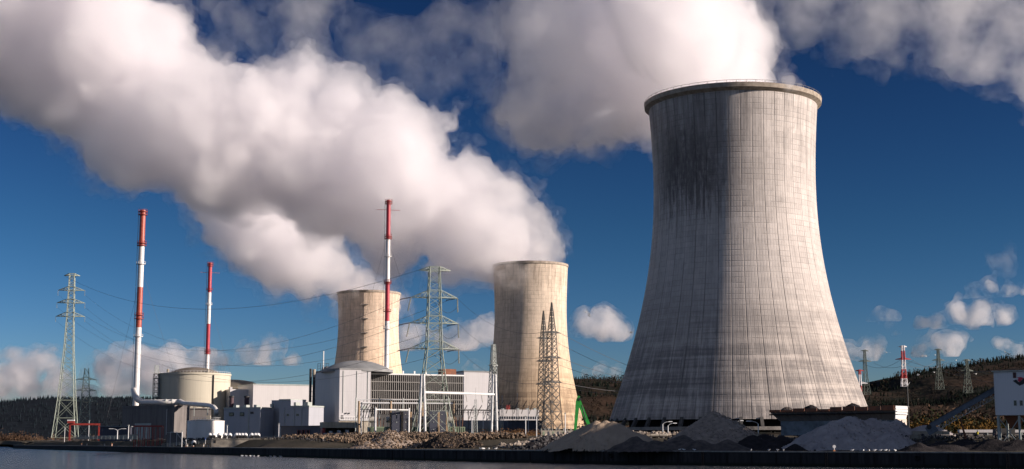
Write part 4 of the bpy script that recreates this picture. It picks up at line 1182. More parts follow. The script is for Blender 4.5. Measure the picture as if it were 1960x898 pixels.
def pylon(name, px, D, yb, secs, arms, m, label, rz=0, tl=.4, tb=.22, ins=None, cat='pylon', group=None, z0=None, portal=None):
    """secs: rows and half widths (px) from foot to top; arms: (row, half width px of body there, reach px, height px)"""
    c = W(px, HOR, D); z0 = (hgt(c.x, c.y) if z0 is None else z0)
    o = empty(name, (c.x, c.y, z0), label, cat, group, rz)
    k = D / F
    mb = MB()
    for (ya, wa), (yb_, wb) in zip(secs[:-1], secs[1:]):
        za, zb = max(0, ZY(ya, D) - z0), ZY(yb_, D) - z0
        n = max(1, round((zb - za) / ((wa + wb) * k * (.68 if tl < .6 else 1.15))))
        lat_section(mb, wa * k, za, wb * k, zb, min(n, 22), tl, tb)
    mb.build('tower_body', m, o)
    tips = []
    for (ya, wa, L, h) in arms:
        z_ = ZY(ya, D) - z0
        crossarm(z_, wa * k, L * k, h * k, tl * .8, tb, n=4, up=h > 0).build('crossarm', m, o)
        for s in (-1, 1):
            tip = Vector((s * L * k, 0, z_)); cs, sn = math.cos(rz), math.sin(rz)
            tips.append(Vector(o.location) + Vector((tip.x * cs, tip.x * sn, tip.z)))
            if ins and h > 0:
                mb = MB(); insul(mb, tip, tip + Vector(ins), .18); mb.build('insulator', M_iny, o)
    return o, tips
# main pylon in front of the louvred hall
P3, T3 = pylon('lattice_pylon', 829, 575, 838, [(836, 38), (770, 25), (668, 14), (570, 11.5), (511, 9.5)],
    [(668, 14, 48, 15), (619, 12.7, 47, 14), (570, 11.5, 45, 14), (518, 9.5, 31, -7)], M_pg, 'tallest pale green lattice pylon standing before the louvred hall', tl=.4, tb=.2, rz=R(12))
for (p, s) in [(T3[i], -1 if i % 2 == 0 else 1) for i in range(6)]:
    q = p - Vector(P3.location); cs, sn = math.cos(-R(12)), math.sin(-R(12)); q = Vector((q.x * cs - q.y * sn, q.x * sn + q.y * cs, q.z))
    mb = MB(); insul(mb, q, q + Vector((-s * 0 - 1.2 * (1 if s > 0 else 1), 0, -5.6)) if s < 0 else q + Vector((.2, 0, -5.8)), .3); mb.build('insulator', M_iny, P3)
    mb = MB(); insul(mb, q, q + Vector((-4.5, .8, -.9)), .26); mb.build('strain_insulator', M_ins, P3)
    if s > 0:
        mb = MB(); pts_ = [q + Vector((-8 + 8.2 * k / 10, .5, -1.4 - 4.6 * math.sin(math.pi * (k / 10) ** .8 * .85))) for k in range(11)]
        mb.tube(pts_, .07, 5); mb.build('jumper_cable', M_dk, P3)
P1, T1 = pylon('lattice_pylon', 124, 1050, 838, [(838, 21.5), (800, 18), (766, 15), (668, 8.5), (606, 6.3), (525, 4.6)],
    [(606, 7.5, 27, 8), (580, 7, 26, 7), (556, 6, 25, 7), (528, 5.5, 15, -4)], M_pg, 'tall pale lattice pylon at the far left river bend with three crossarms', tl=.55, tb=.3, ins=(0, 0, -4), rz=R(8))
P2, T2 = pylon('lattice_pylon', 160, 1450, 838, [(838, 11), (770, 8), (705, 3.6)], [(768, 6, 22, 4), (748, 5.4, 20, 4), (727, 4.6, 19, 4)], M_pg, 'small distant lattice pylon right beside the far left one', tl=.6, tb=.35, rz=R(20), ins=(0, 0, -3))
P4, T4 = pylon('lattice_pylon', 1057, 540, 838, [(832, 15.5), (770, 11), (640, 6), (579, .5)], [(732, 9.5, 24, 2.5), (685, 8, 23, 2.5), (637, 6, 22, 2.5)], M_dk, 'taller right one of the twin dark lattice pylons', tl=.36, tb=.2, rz=R(38))
P5, T5 = pylon('lattice_pylon', 1041, 600, 838, [(834, 11), (770, 8.5), (652, 5), (595, .5)], [(736, 7.5, 19, 2.5), (692, 6.5, 18, 2.5), (648, 5, 17, 2.5)], M_dk, 'shorter left one of the twin dark lattice pylons', tl=.36, tb=.2, rz=R(38))
P6, T6 = pylon('lattice_pylon', 944, 720, 838, [(834, 11), (780, 8), (659, 3)], [(700, 4.2, 10, 3)], M_galv, 'slim grey lattice pylon seen just right of the white annex', tl=.4, tb=.24, rz=R(30))
M_hg = mat('far_green_steel', (.09, .11, .09), .6)
for px, D, top, yb, col, lab in ((1661, 1500, 670, 755, M_dk, 'leftmost dark pylon on the right-hand hill beside the big cooling tower'), (1803, 1350, 668, 745, M_galv, 'green-grey pylon on the hill midway between the red one and the last one'), (1857, 1250, 688, 752, M_galv, 'rightmost small pylon on the right-hand hill')):
    c = W(px, yb, D)
    pylon('lattice_pylon', px, D, yb, [(yb, 6.5), (yb - 35, 3.4), (top, 1.4)], [(top + 22, 2.2, 13, 3), (top + 2, 1.6, 8, 2)], M_hg, lab, tl=.62, tb=.26, rz=R(10), z0=c.z - 1, group='pylons on the right hill')
def red_white(px, D, top, yb, lab, wf):
    c = W(px, yb, D)
    m = bpy.data.materials.new('red_white_bands'); m.use_nodes = True
    t = NT(m); b = t.n['Principled BSDF']; tc = t.n.new('ShaderNodeTexCoord'); sp = t.n.new('ShaderNodeSeparateXYZ'); t.l.new(tc.outputs['Object'], sp.inputs[0])
    fr = t.m('FRACT', t.m('DIVIDE', sp.outputs[2], 16.0)); t.l.new(t.mix(t.m('GREATER_THAN', fr, .5), (.75, .72, .72), (.45, .05, .05)), b.inputs['Base Color'])
    return pylon('lattice_pylon', px, D, yb, [(yb, wf), (yb - 35, wf * .62), (top, wf * .45)], [(top + 26, wf * .5, 15, 3), (top + 2, wf * .45, 8, 2)], m, lab, tl=.7, tb=.36, z0=c.z - 1, group='pylons on the right hill')
red_white(1735, 1250, 662, 740, 'red and white banded pylon on the right-hand hill', 5)
red_white(1650, 1050, 708, 778, 'low red and white banded mast partly behind the big cooling tower', 3)
# ------------------------------------------------------------------ overhead lines
def cable(a, b_, sag, r, label, k=20):
    a, b_ = Vector(a), Vector(b_)
    mid = (a + b_) / 2
    pts_ = [a.lerp(b_, i / k) - Vector((0, 0, sag * 4 * (i / k) * (1 - i / k))) - a for i in range(k + 1)]
    mb = MB(); mb.tube(pts_, r, 4, cap=False)
    return mb.build('power_line', M_wire, loc=a, label=label, cat='power line', group='overhead power lines')
M_wire = mat('cable_grey', (.10, .10, .11), .5)
lv = ['lowest', 'middle', 'upper']
for i in range(3):
    for s, side in ((0, 'left'), (1, 'right')):
        cable(T3[i * 2 + s] + Vector((-4, 0, -1)), T1[i * 2 + s] + Vector((0, 0, -3)), 26 + i * 2, .06, 'thin cable between the tall left and hall pylons, on the %s %s arms' % (lv[i], side), 30)
cable(T3[6], T1[6], 20, .08, 'top earth wire between the two tall green pylons, on the left')
for i, tp in enumerate(T4):
    if i % 2: cable(tp, W(1420 + 6 * i, 690 + i * 9, 900), 9, .08, 'cable running from the taller dark pylon, %s arm, towards the big tower' % lv[i // 2])
    else: cable(tp, T3[1 + (i // 2) * 2], 5, .05, 'cable from the taller dark pylon, %s arm, to the hall pylon' % lv[i // 2])
for i, tp in enumerate(T5):
    if i % 2: cable(tp, W(1400 + 6 * i, 700 + i * 9, 900), 9, .08, 'cable running from the shorter dark pylon, %s arm, towards the big tower' % lv[i // 2])
hp = [W(1661, 694, 1500), W(1735, 690, 1250), W(1803, 692, 1350), W(1857, 712, 1250), W(2300, 640, 1100)]
for i in range(4):
    for dx_, wd in ((-6, 'left'), (6, 'right')):
        cable(hp[i] + Vector((dx_, 0, 0)), hp[i + 1] + Vector((dx_, 0, 0)), 6, .13, 'cable over the right hill from its %s pylon, %s side' % (('first', 'second', 'third', 'last')[i], wd))
cable(W(1735, 690, 1250), W(2300, 760, 900), 10, .11, 'low cable crossing the right hill from the red and white pylon')
cable(W(1803, 692, 1350), W(2250, 690, 900), 14, .11, 'sagging cable crossing the right hill from the green-grey pylon')
# guy wires of the chimneys
for (px, py, D, qx, qy, cap_) in ((267, 500, 905, 345, 755, 'tallest left chimney, right side'), (262, 560, 905, 205, 800, 'tallest left chimney, left side'), (395, 560, 1040, 455, 760, 'thin chimney, right side'), (741, 455, 860, 690, 640, 'deep red chimney, left side'), (742, 455, 860, 800, 640, 'deep red chimney, right side')):
    b_ = W(qx, qy, D + 10)
    c = W(px, py, D); e_ = c + (b_ - c) * 1.0
    k = (c.z - 12) / max(1, c.z - e_.z); e_ = c + (e_ - c) * k
    mb = MB(); mb.bar((0, 0, 0), e_ - c, .12); mb.build('guy_wire', M_wire, loc=c, label='thin guy wire of the ' + cap_, cat='guy wire', group='guy wires of the chimneys')

# ------------------------------------------------------------------ substation in front of the hall
def portal(pxa, pxb, D0, D1, yt, yb_beam, wd, label, zt=None):
    a = W(pxa, HOR, D0); c = W(pxb, HOR, D1); z0 = hgt(a.x, a.y)
    o = empty('portal_frame', (a.x, a.y, z0), label, 'portal frame', 'white switchyard portal frames')
    d = Vector((c.x - a.x, c.y - a.y, 0)); h = ZY(yt, D0) - z0; hb = ZY(yb_beam, D0) - z0
    for i, p in enumerate((Vector((0, 0, 0)), d)):
        mb = MB(); hh_ = h * (1 if i == 0 else c.y / a.y * 1.0)
        for s in (-1, 1): mb.tube([p + Vector((s * 1.15, 0, 0)), p + Vector((s * .45, 0, hh_))], wd / 2, 10)
        for k in range(9): 
            q = (k + .5) / 9; mb.bar(p + Vector((-(1.15 - .7 * q), 0, hh_ * q)), p + Vector((1.15 - .7 * q, 0, hh_ * q)), .22)
        mb.build('column', M_steel, o)
    mb = MB(); mb.bar(Vector((0, 0, hb)), d + Vector((0, 0, hb)), wd, n=8); mb.build('beam', M_steel, o)
    return o, d, hb
pf, d_, hb = portal(808, 946, 560, 585, 716, 751, .95, 'tall white switchyard portal with twin-legged columns at its ends, right of the pylon')
mb = MB()
for k in range(4): insul(mb, d_ * (.15 + k * .22) + Vector((0, 0, hb)), d_ * (.15 + k * .22) + Vector((.6, -.5, hb - 3.4)), .14)
mb.build('insulator', M_iny, pf)
def small_portal(pxa, pxb, D, yt, yb, wd, label, posts=2, m=M_steel, post_m=None):
    a = W(pxa, HOR, D); c = W(pxb, HOR, D + 8); z0 = hgt(a.x, a.y)
    o = empty('portal_frame', (a.x, a.y, z0), label, 'portal frame', 'white switchyard portal frames')
    d = Vector((c.x - a.x, c.y - a.y, 0)); h = ZY(yt, D) - z0
    for k in range(posts):
        p = d * (k / (posts - 1))
        mb = MB(); mb.bar(p, p + Vector((0, 0, h + .8)), wd * 1.3, n=8); mb.build('column', post_m or m, o)
    mb = MB(); mb.bar(Vector((0, 0, h)), d + Vector((0, 0, h)), wd, n=8); mb.build('beam', m, o)
    mb = MB()
    for k in range(6):
        p = d * ((k + .5) / 6) + Vector((0, 0, h)); insul(mb, p, p - Vector((0, 0, 2.2)), .13)
    mb.build('insulator', M_ins, o)
    return o
small_portal(686, 868, 600, 771.5, 838, .75, 'long low white portal beam crossing in front of the louvred hall', 4, post_m=mat('ochre_post', (.34, .24, .15), .8))
small_portal(680, 860, 615, 765, 838, .35, 'thin pipe rail frame just behind the long low portal beam', 5, post_m=M_galv)
small_portal(718, 782, 590, 784, 838, .6, 'short white portal over the left transformer', 2)
small_portal(880, 940, 585, 784, 838, .3, 'grey busbar frame right of the tall white portal', 3, m=M_dk)
def busbars(pxa, pxb, D, y, label, seed):
    random.seed(seed)
    a = W(pxa, HOR, D); z0 = hgt(a.x, a.y)
    o = empty('busbar_frame', (a.x, a.y, z0), label, 'busbar frame', 'dark busbar frames')
    L = (pxb - pxa) / F * D; h = ZY(y, D) - z0
    mb = MB(); n = 7
    for s in (0, .8): mb.bar((0, s, h), (L, s, h), .3)
    for s in (0, .8): mb.bar((0, s, h - 1), (L, s, h - 1), .2)
    for k in range(n * 2): mb.bar((L * k / n / 2, 0, h - 1), (L * (k + 1) / n / 2, 0, h), .16)
    mb.build('truss', M_dk, o)
    for k in range(4):
        mb = MB(); x = L * k / 3; mb.bar((x, 0, 0), (x, 0, h), .35); mb.bar((x, .8, 0), (x, .8, h), .35); mb.build('post', M_dk if k % 2 else M_steel, o)
    for k in range(6):
        x = L * (k + .4) / 6
        mb = MB(); insul(mb, (x, .4, h), (x + 1.4, .4, h + 2.4), .22); insul(mb, (x, .4, h), (x - 1.0, .4, h - 3.6), .2); mb.build('disconnector', M_dk, o)
    random.seed(seed + 1)
    return o
busbars(868, 952, 640, 786, 'dark busbar frame between the white portal columns', 5)
busbars(952, 1040, 660, 777, 'dark busbar frame against the shaded foot of the middle cooling tower', 6)
busbars(684, 716, 605, 784, 'dark busbar frame at the left end of the switchyard', 7)
def transformer(px, D, label, big=True, w_=38):
    c = W(px, HOR, D); z0 = hgt(c.x, c.y) + .02
    o = empty('transformer', (c.x, c.y, z0), label, 'transformer', 'switchyard transformers', R(10))
    L = w_ / F * D; h = ZY(817, D) - z0
    mb = MB(); mb.box(0, L, 0, 4, .4, h); mb.build('tank', M_green, o)
    for k in range(9):
        mb = MB(); x = L * (k + .15) / 9; mb.box(x, x + L / 9 * .55, -.9, -.002, .8, h - .3); mb.build('radiator', M_green, o)
    mb = MB(); zc = ZY(803, D) - z0
    mb.tube([(.5, 1.5, zc), (L * .42, 1.5, zc)], 1.25, 18); mb.build('conservator', mat('conservator_grey', (.42, .40, .36), .5), o)
    mb = MB()
    for q in (1.2, L * .36): mb.bar((q, 1.5, h), (q, 1.5, zc - 1), .4)
    mb.build('conservator_support', M_galv, o)
    for k in range(3):
        mb = MB(); x = L * (.55 + .16 * k); insul(mb, (x, 2, h), (x + .3 * (k - 1), 2, h + 4.0), .28); mb.build('bushing', mat('bushing_brown', (.16, .08, .05), .35), o)
    mb = MB(); mb.box(-.3, L + .3, -1.2, 4.4, 0, .4 - .003); mb.build('plinth', M_pale, o)
    return o
transformer(704, 612, 'green transformer with a grey conservator drum, leftmost in the switchyard', w_=34)
transformer(737, 604, 'green transformer behind the left rubble heap', w_=28)
transformer(783, 612, 'green transformer just left of the tall white portal column', w_=28)
transformer(812, 600, 'green transformer between the tall portal column and the right firewall', w_=26)
transformer(856, 614, 'rightmost green transformer with its round drum beside the pylon foot', w_=34)
for px, D, w_, lab in ((750, 598, 17, 'dark blue firewall slab behind the left rubble heap, left one'), (767.5, 600, 16, 'dark blue firewall slab behind the left rubble heap, right one'), (822, 598, 15, 'dark blue firewall slab at the pylon foot, left one'), (838, 600, 15, 'dark blue firewall slab at the pylon foot, right one')):
    fw = Bld('firewall', lab, 'firewall', px, D, 10, 'dark blue firewalls')
    L = w_ / F * D; zt = fw.Z(787)
    fw.box('slab', M_navy, 0, L, 0, 3.5, 0, zt); fw.box('cap', M_galv, -.1, L + .1, -.1, 3.6, zt, zt + .2)
    for k in range(3): fw.box('hinge', M_galv, L * .5 - .25, L * .5 + .25, -.12, -.002, zt * (.25 + .3 * k), zt * (.25 + .3 * k) + .3)
    fw.box('end_post', MATS['ochre_post'], L + .102, L + .95, 0, 1.2, 0, zt - .3)
def spire(px, D, top, label):
    c = W(px, HOR, D); z0 = hgt(c.x, c.y); h = ZY(top, D) - z0
    o = empty('lightning_mast', (c.x, c.y, z0), label, 'mast', 'slim lattice lightning masts')
    mb = MB(); lat_section(mb, .8, 0, .35, h * .75, 14, .16, .1); mb.build('lattice', M_galv, o)
    mb = MB(); mb.bar((0, 0, h * .75), (0, 0, h), .2); mb.build('spike', M_steel, o)
spire(910, 570, 742, 'slim lattice lightning mast right of the tall white portal column')
spire(939, 640, 741, 'slim lattice lightning mast just left of the right portal column')
spire(961, 690, 757, 'short lightning mast against the shaded middle tower, left one')
spire(990, 700, 752, 'short lightning mast against the shaded middle tower, right one')

# posts and lamps
def lamp_post(px, D, top, label, arms=1, r=.16, name='street_lamp', reach=2.0, dirx=1, z0=None):
    c = W(px, HOR, D); z0 = hgt(c.x, c.y) if z0 is None else z0; h = ZY(top, D) - z0
    o = empty(name, (c.x, c.y, z0), label, 'street lamp', 'lamp posts')
    mb = MB(); mb.tube([(0, 0, 0), (0, 0, h)], [r * 1.3, r], 8); mb.build('post', M_steel, o)
    dirs = (1, -1) if arms == 2 else (dirx,)
    for s in dirs if arms else ():
        mb = MB(); mb.tube([(0, 0, h - .02), (s * reach * .3, 0, h + .45), (s * reach * .8, 0, h + .75)], r * .6, 6); mb.build('arm', M_steel, o)
        mb = MB(); mb.frustum((s * reach * 1.15, 0, h + .62), (reach * .35, 0, 0), (0, .22, 0), (0, 0, .25), top=.7); mb.build('lamp_head', M_steel, o)
    return o
lamp_post(224, 640, 824, 'double-armed white street lamp left of the red frame', 2, .2, reach=2.6)
lamp_post(1269, 430, 812, 'curved white street lamp under the big tower, left one', 1, .13, reach=2.0)
lamp_post(1279, 425, 815, 'curved white street lamp under the big tower, right one', 1, .13, reach=1.8)
lamp_post(1409, 430, 810, 'white lamp left of the pier under the big tower', 1, .13, dirx=1, reach=1.6)
lamp_post(1452, 430, 811, 'drooping white lamp beside the dark hopper', 1, .13, dirx=-1, reach=2.4)
for px, D, top, lab in ((245, 600, 815, 'white pole left of the red frame'), (123, 900, 818, 'white pole below the far left pylon'), (169, 800, 806, 'thin pole right of the small far pylon'), (348, 620, 826, 'white pipe post beside the grey-blue kiosk'),
                      (434, 640, 815, 'white pole in front of the grey-blue building'), (533, 640, 812, 'white pole in front of the navy workshop'), (691, 560, 772, 'tall thin white pole at the left end of the switchyard'), (903, 560, 800, 'white pole near the busbars'),
                      (1006, 500, 798, 'white pole in front of the low depot'), (1027, 500, 797, 'second white pole in front of the low depot'), (1082, 470, 792, 'white pole between the dark pylons and the green crane')):
    c = W(px, HOR, D); z0 = hgt(c.x, c.y); h = ZY(top, D) - z0
    o = empty('pole', (c.x, c.y, z0), lab, 'pole', 'slim poles')
    mb = MB(); mb.tube([(0, 0, 0), (0, 0, h)], .17, 8); mb.build('shaft', M_steel, o)
    mb = MB(); mb.box(-.3, .3, -.3, .3, h + .002, h + .35); mb.build('head', M_galv, o)
c = W(1741, HOR, 380); z0 = hgt(c.x, c.y)
o = empty('pole', (c.x, c.y, z0), 'tall dark pole with a small white fork on top above the hopper', 'pole', 'slim poles')
h = ZY(739, 380) - z0
mb = MB(); mb.tube([(0, 0, 0), (0, 0, h)], .14, 8); mb.build('shaft', M_dk, o)
mb = MB(); mb.bar((0, 0, h), (.7, 0, h + 1.0), .14); mb.bar((0, 0, h), (-.8, 0, h + 1.2), .14); mb.build('head', M_steel, o)

# ------------------------------------------------------------------ left quayside: red gantry, red frame, railings, vents
g = Bld('gantry_crane', 'red gantry crane beam with a small cab, left of the red frame', 'gantry crane', 131, 780, 6)
U1 = g.U(190)
mb = MB(); zb = g.Z(814); mb.box(0, U1, -.4, .4, zb, zb + 1.0); mb.build('beam', M_red, g.o)
for q in (0, U1 - .8): g.box('leg', M_red, q, q + .8, -.35, .35, 0, zb - .002)
g.box('cab', M_red, -.8, 2.6, -1.3, 1.3, zb + 1.002, zb + 2.3); g.box('cab_window', M_steel, -.9, 2.7, -1.35, 1.35, zb + 2.302, zb + 2.9)
fr = Bld('pipe_frame', 'red steel frame of close-set columns in front of the dark auxiliary building', 'steel frame', 256, 740, 8)
U1 = fr.U(309); zt = fr.Z(817)
for v_ in (0, 7):
    for k in range(7):
        fr.box('column', M_red, U1 * k / 6 - .16, U1 * k / 6 + .16, v_ - .2, v_ + .2, 0, zt - .002)
for v_ in (0, 7): fr.box('beam', M_red, -.3, U1 + .3, v_ - .25, v_ + .25, zt, zt + .7)
for k in range(7): fr.box('crossbeam', M_red, U1 * k / 6 - .15, U1 * k / 6 + .15, .26, 6.74, zt, zt + .5)
def railing(px0, px1, D0, D1, label, hgt_=1.2, n=30, zoff=0, m=M_galv):
    a, c = W(px0, HOR, D0), W(px1, HOR, D1); z0 = hgt(a.x, a.y) + zoff; z1 = hgt(c.x, c.y) + zoff
    o = empty('railing', (a.x, a.y, z0), label, 'railing', 'quayside railings')
    d = Vector((c.x - a.x, c.y - a.y, z1 - z0))
    for k in range(n + 1):
        p = d * (k / n)
        if k % max(1, n // 15) == 0:
            mb = MB(); mb.bar(p, p + Vector((0, 0, hgt_)), .12); mb.build('post', m, o)
    mb = MB()
    for q in (.35, .7, 1.0): mb.bar(Vector((0, 0, hgt_ * q)), d + Vector((0, 0, hgt_ * q)), .1)
    mb.build('rails', m, o)
railing(140, 262, 700, 640, 'grey railing on the left embankment running up to the red frame', 1.6)
railing(310, 500, 680, 600, 'grey railing above the pale retaining wall', 1.4)
railing(500, 690, 600, 560, 'grey railing behind the rubble slope', 1.4)
# ramp and sheds behind the left quay
rp = Bld('ramp', 'pale sloping concrete ramp on the left embankment below the red gantry', 'ramp', 140, 690, 8)
U1 = rp.U(262)
mb = MB(); mb.add([(0, 0, 0), (U1, 0, 0), (U1, 3, 0), (0, 3, 0), (0, 0, rp.Z(837)), (U1, 0, rp.Z(831)), (U1, 3, rp.Z(831)), (0, 3, rp.Z(837))], [(0, 3, 2, 1), (4, 5, 6, 7), (0, 1, 5, 4), (1, 2, 6, 5), (2, 3, 7, 6), (3, 0, 4, 7)]); mb.build('deck', M_pale, rp.o)
ls = Bld('low_shed', 'low dark pale-roofed shed between the red gantry and the red frame', 'shed', 190, 760, 8)
ls.box('wall', M_navy, 0, ls.U(248), 0, 8, 0, ls.Z(817)); ls.box('roof', M_roofl, -.5, ls.U(248) + .5, -.8, 8.5, ls.Z(817), ls.Z(815.5))
for k in range(4): ls.box('window', M_glass, 2 + 3.6 * k, 4.2 + 3.6 * k, -.1, -.002, 1.6, 2.8)
kk = Bld('kiosk', 'grey-blue kiosk with a white pipe stair left of the tank', 'kiosk', 318, 700, 8)
kk.box('wall', M_dkconc, 0, kk.U(346), 0, 5, 0, kk.Z(829)); kk.box('roof', M_galv, -.2, kk.U(346) + .2, -.3, 5.2, kk.Z(829), kk.Z(828))
mb = MB(); x0_ = kk.U(326); mb.bar((x0_, -1.2, kk.Z(827)), (x0_ + 3, -1.2, kk.Z(827)), .25); mb.bar((x0_, -1.2, 0), (x0_, -1.2, kk.Z(827)), .25); mb.bar((x0_ + 3, -1.2, 0), (x0_ + 3, -1.2, kk.Z(827)), .25); mb.bar((x0_ + 3, -1.2, kk.Z(829)), (x0_ + 8, -1.2, .4), .3); mb.build('pipe_stair', M_steel, kk.o)
rw = Bld('retaining_wall', 'pale concrete retaining wall above the quay below the row of white vents', 'retaining wall', 404, 600, 4, z0=2.5)
U1 = rw.U(545)
rw.box('wall', M_pale, 0, U1, 0, 1, 0, rw.Z(841)); rw.box('coping', M_pale, -.2, U1 + .2, -.2, 1.3, rw.Z(841), rw.Z(841) + .3)
rw.box('terrace_slab', M_dkconc, .1, U1 - .1, 1.002, 22, 0, rw.Z(841) - .2)
rw.box('hatch', M_black, rw.U(409), rw.U(413), -.1, -.002, 2.2, 3.4)
vent0 = None
VZ = rw.z0 + rw.Z(841) - .2
vx = [371, 401, 408, 419, 430, 439, 452, 457, 463, 469, 481, 488, 493]
for i, px in enumerate(vx):
    D = 605 + (px - 404) * .03
    c = W(px, HOR, D); z0 = VZ if px > 400 else hgt(c.x, c.y)
    lab = 'white hooded air vent above the retaining wall, %s of the row' % ('far left outlier' if i == 0 else ['second', 'third', 'fourth', 'fifth', 'sixth', 'seventh', 'eighth', 'ninth', 'tenth', 'eleventh', 'twelfth', 'last on the right'][i - 1])
    if vent0 is None:
        vent0 = o = empty('air_vent', (c.x, c.y, z0), lab, 'air vent', 'white hooded air vents')
        mb = MB()
        for sx, sy in ((-.6, -.6), (.6, -.6), (.6, .6), (-.6, .6)): mb.bar((sx, sy, 0), (sx, sy, 1.0), .22)
        mb.box(-.75, .75, -.75, .75, .9, 1.05); mb.build('stand', M_black, o)
        mb = MB(); mb.lathe([(.5, 0), (.85, .2), (1.0, .9), (.85, 1.5), (.4, 1.9), (.01, 1.95)], 14); v_ = mb.build('hood', M_steel, o, smooth=True); v_.location = (0, 0, 1.0); v_.rotation_euler = (R(25), 0, R(20))
        mb = MB(); mb.lathe([(.01, 0), (.7, 0), (.7, .2), (.01, .2)], 12); q = mb.build('grille', M_black, v_); q.location = (0, -.86, .8); q.rotation_euler = (R(90), 0, 0)
    else:
        o = copy_tree(vent0); o.location = (c.x, c.y, z0); o['label'] = lab

# ------------------------------------------------------------------ heaps
def heap(peaks, slope, m, label, cell=.55, noise_=.35, stones=None, name='gravel_heap', zb=2.9, cat='heap', flat=.8, ridgey=.5, group=None):
    """peaks: (px, py, D) tops of cones at the angle of repose"""
    P = [W(a, b_, D) for a, b_, D in peaks]
    hs = [p.z - zb for p in P]
    R_ = max(hs) / slope + 2
    x0, x1 = min(p.x for p in P) - R_, max(p.x for p in P) + R_; y0, y1 = min(p.y for p in P) - R_, max(p.y for p in P) + R_
    nx, ny = int((x1 - x0) / cell) + 2, int((y1 - y0) / cell) + 2
    X = x0 + np.arange(nx)[:, None] * cell + np.zeros((1, ny)); Y = y0 + np.arange(ny)[None, :] * cell + np.zeros((nx, 1))
    def n2(c): return ngrid((nx, ny, 1), c)[:, :, 0]
    wx = X + n2(9) * 1.2; wy = Y + n2(9) * 1.2
    Z = np.full((nx, ny), -99.)
    for p in P:
        d = np.hypot(wx - p.x, wy - p.y); an_ = np.arctan2(wy - p.y, wx - p.x)
        rl = 1 + .05 * ridgey * np.sin(an_ * 9 + p.x) + .04 * ridgey * np.sin(an_ * 23 + p.y)
        hh_ = p.z - slope * rl * np.maximum(0, np.sqrt(d * d + flat ** 2) - flat)
        Z = np.maximum(Z, hh_)
    Z = Z + noise_ * (n2(6) * .8 + n2(2.6) * .5 + n2(1.4) * .25) * np.clip((Z - zb), 0, 1)
    keep = Z > zb - .25
    idx = -np.ones((nx, ny), int); f = keep[:-1, :-1] & keep[1:, :-1] & keep[1:, 1:] & keep[:-1, 1:]
    use = np.zeros_like(keep); use[:-1, :-1] |= f; use[1:, :-1] |= f; use[1:, 1:] |= f; use[:-1, 1:] |= f
    idx[use] = np.arange(use.sum())
    c0 = Vector((P[0].x, P[0].y, zb))
    vs = np.stack([X[use] - c0.x, Y[use] - c0.y, Z[use] - c0.z], 1)
    ii = np.argwhere(f)
    q = [(int(idx[a, b_]), int(idx[a + 1, b_]), int(idx[a + 1, b_ + 1]), int(idx[a, b_ + 1])) for a, b_ in ii]
    mb = MB(); mb.v = [tuple(v) for v in vs]; mb.f = q; mb.mi = [0] * len(q)
    if not stones:
        return mb.build(name, m, loc=c0, smooth=True, label=label, cat=cat, group=group)
    o = empty(name, c0, label, cat, group)
    mb.build('heap_body', m, o, smooth=True)
    ns, s0, s1, sm = stones
    mb = MB()
    for _ in range(ns):
        a, b_ = ii[random.randrange(len(ii))]
        rock(mb, Vector((X[a, b_] - c0.x + random.random() * cell, Y[a, b_] - c0.y, Z[a, b_] - c0.z)), random.uniform(s0, s1) ** 1.0)
    mb.build('stones', sm, o, kind='stuff')
    return o
def rock(mb, c, s):
    u = [Vector((random.uniform(-1, 1), random.uniform(-1, 1), random.uniform(-1, 1))) * .28 for _ in range(6)]
    ax = [Vector((1, 0, 0)), Vector((-1, 0, 0)), Vector((0, 1, 0)), Vector((0, -1, 0)), Vector((0, 0, .8)), Vector((0, 0, -.8))]
    rot = Matrix.Rotation(random.random() * 6, 3, 'Z') @ Matrix.Rotation(random.random() * 6, 3, 'X')
    vs = [c + rot @ ((a + b_) * s) for a, b_ in zip(ax, u)]
    mb.add(vs, [(0, 2, 4), (2, 1, 4), (1, 3, 4), (3, 0, 4), (2, 0, 5), (1, 2, 5), (3, 1, 5), (0, 3, 5)])
M_sand = mat('beige_sand', (.40, .31, .23), 1, col2=(.30, .23, .17), scale=.25, bump=.12, bscale=2.5)
M_grav = mat('brown_gravel', (.36, .29, .24), 1, col2=(.19, .155, .13), scale=.9, bump=.25, bscale=3)
M_grey = mat('blue_grey_gravel', (.40, .36, .35), 1, col2=(.25, .225, .23), scale=.3, bump=.15, bscale=3)
M_coal = mat('black_aggregate', (.035, .03, .032), 1, col2=(.015, .014, .015), scale=.8, bump=.2, bscale=3)
M_dirt = mat('dark_gravel', (.14, .115, .10), 1, col2=(.045, .04, .04), scale=.6, bump=.2, bscale=3)
M_stw = mat('pale_stones', (.42, .36, .30), .9, col2=(.16, .13, .11), scale=1.3, thr=(.4, .6))
M_stb = mat('brown_stones', (.25, .18, .125), .9, col2=(.05, .04, .035), scale=1.1, thr=(.4, .6))
M_stk = mat('black_stones', (.06, .055, .06), .7, col2=(.02, .02, .02), scale=1.1)
heap([(1124, 815, 357), (1146, 807, 355), (1165, 806, 352), (1175, 807, 350), (1150, 809, 350), (1138, 817, 352), (1200, 822, 356)], .56, M_sand, 'beige sand heap with a sunlit crest just left of the big tower foot', flat=.5, noise_=.5, ridgey=1.5, stones=(900, .06, .2, M_sand))
heap([(1372, 786, 350), (1366, 787, 352)], .62, M_grav, 'highest brown gravel heap, a pointed cone before the big tower', flat=.4, stones=(2200, .10, .34, M_grav), noise_=.5)
heap([(1215, 838, 328), (1255, 844, 325), (1302, 833, 330), (1335, 843, 322), (1395, 842, 322)], .5, M_dirt, 'dark gravel ridges along the quay below the pointed cone', noise_=.5)
heap([(1462, 832, 345), (1445, 834, 340), (1500, 837, 342), (1420, 848, 330), (1475, 849, 315), (1520, 851, 318)], .5, M_coal, 'coal-black heap between the pointed cone and the grey heap', noise_=.45)
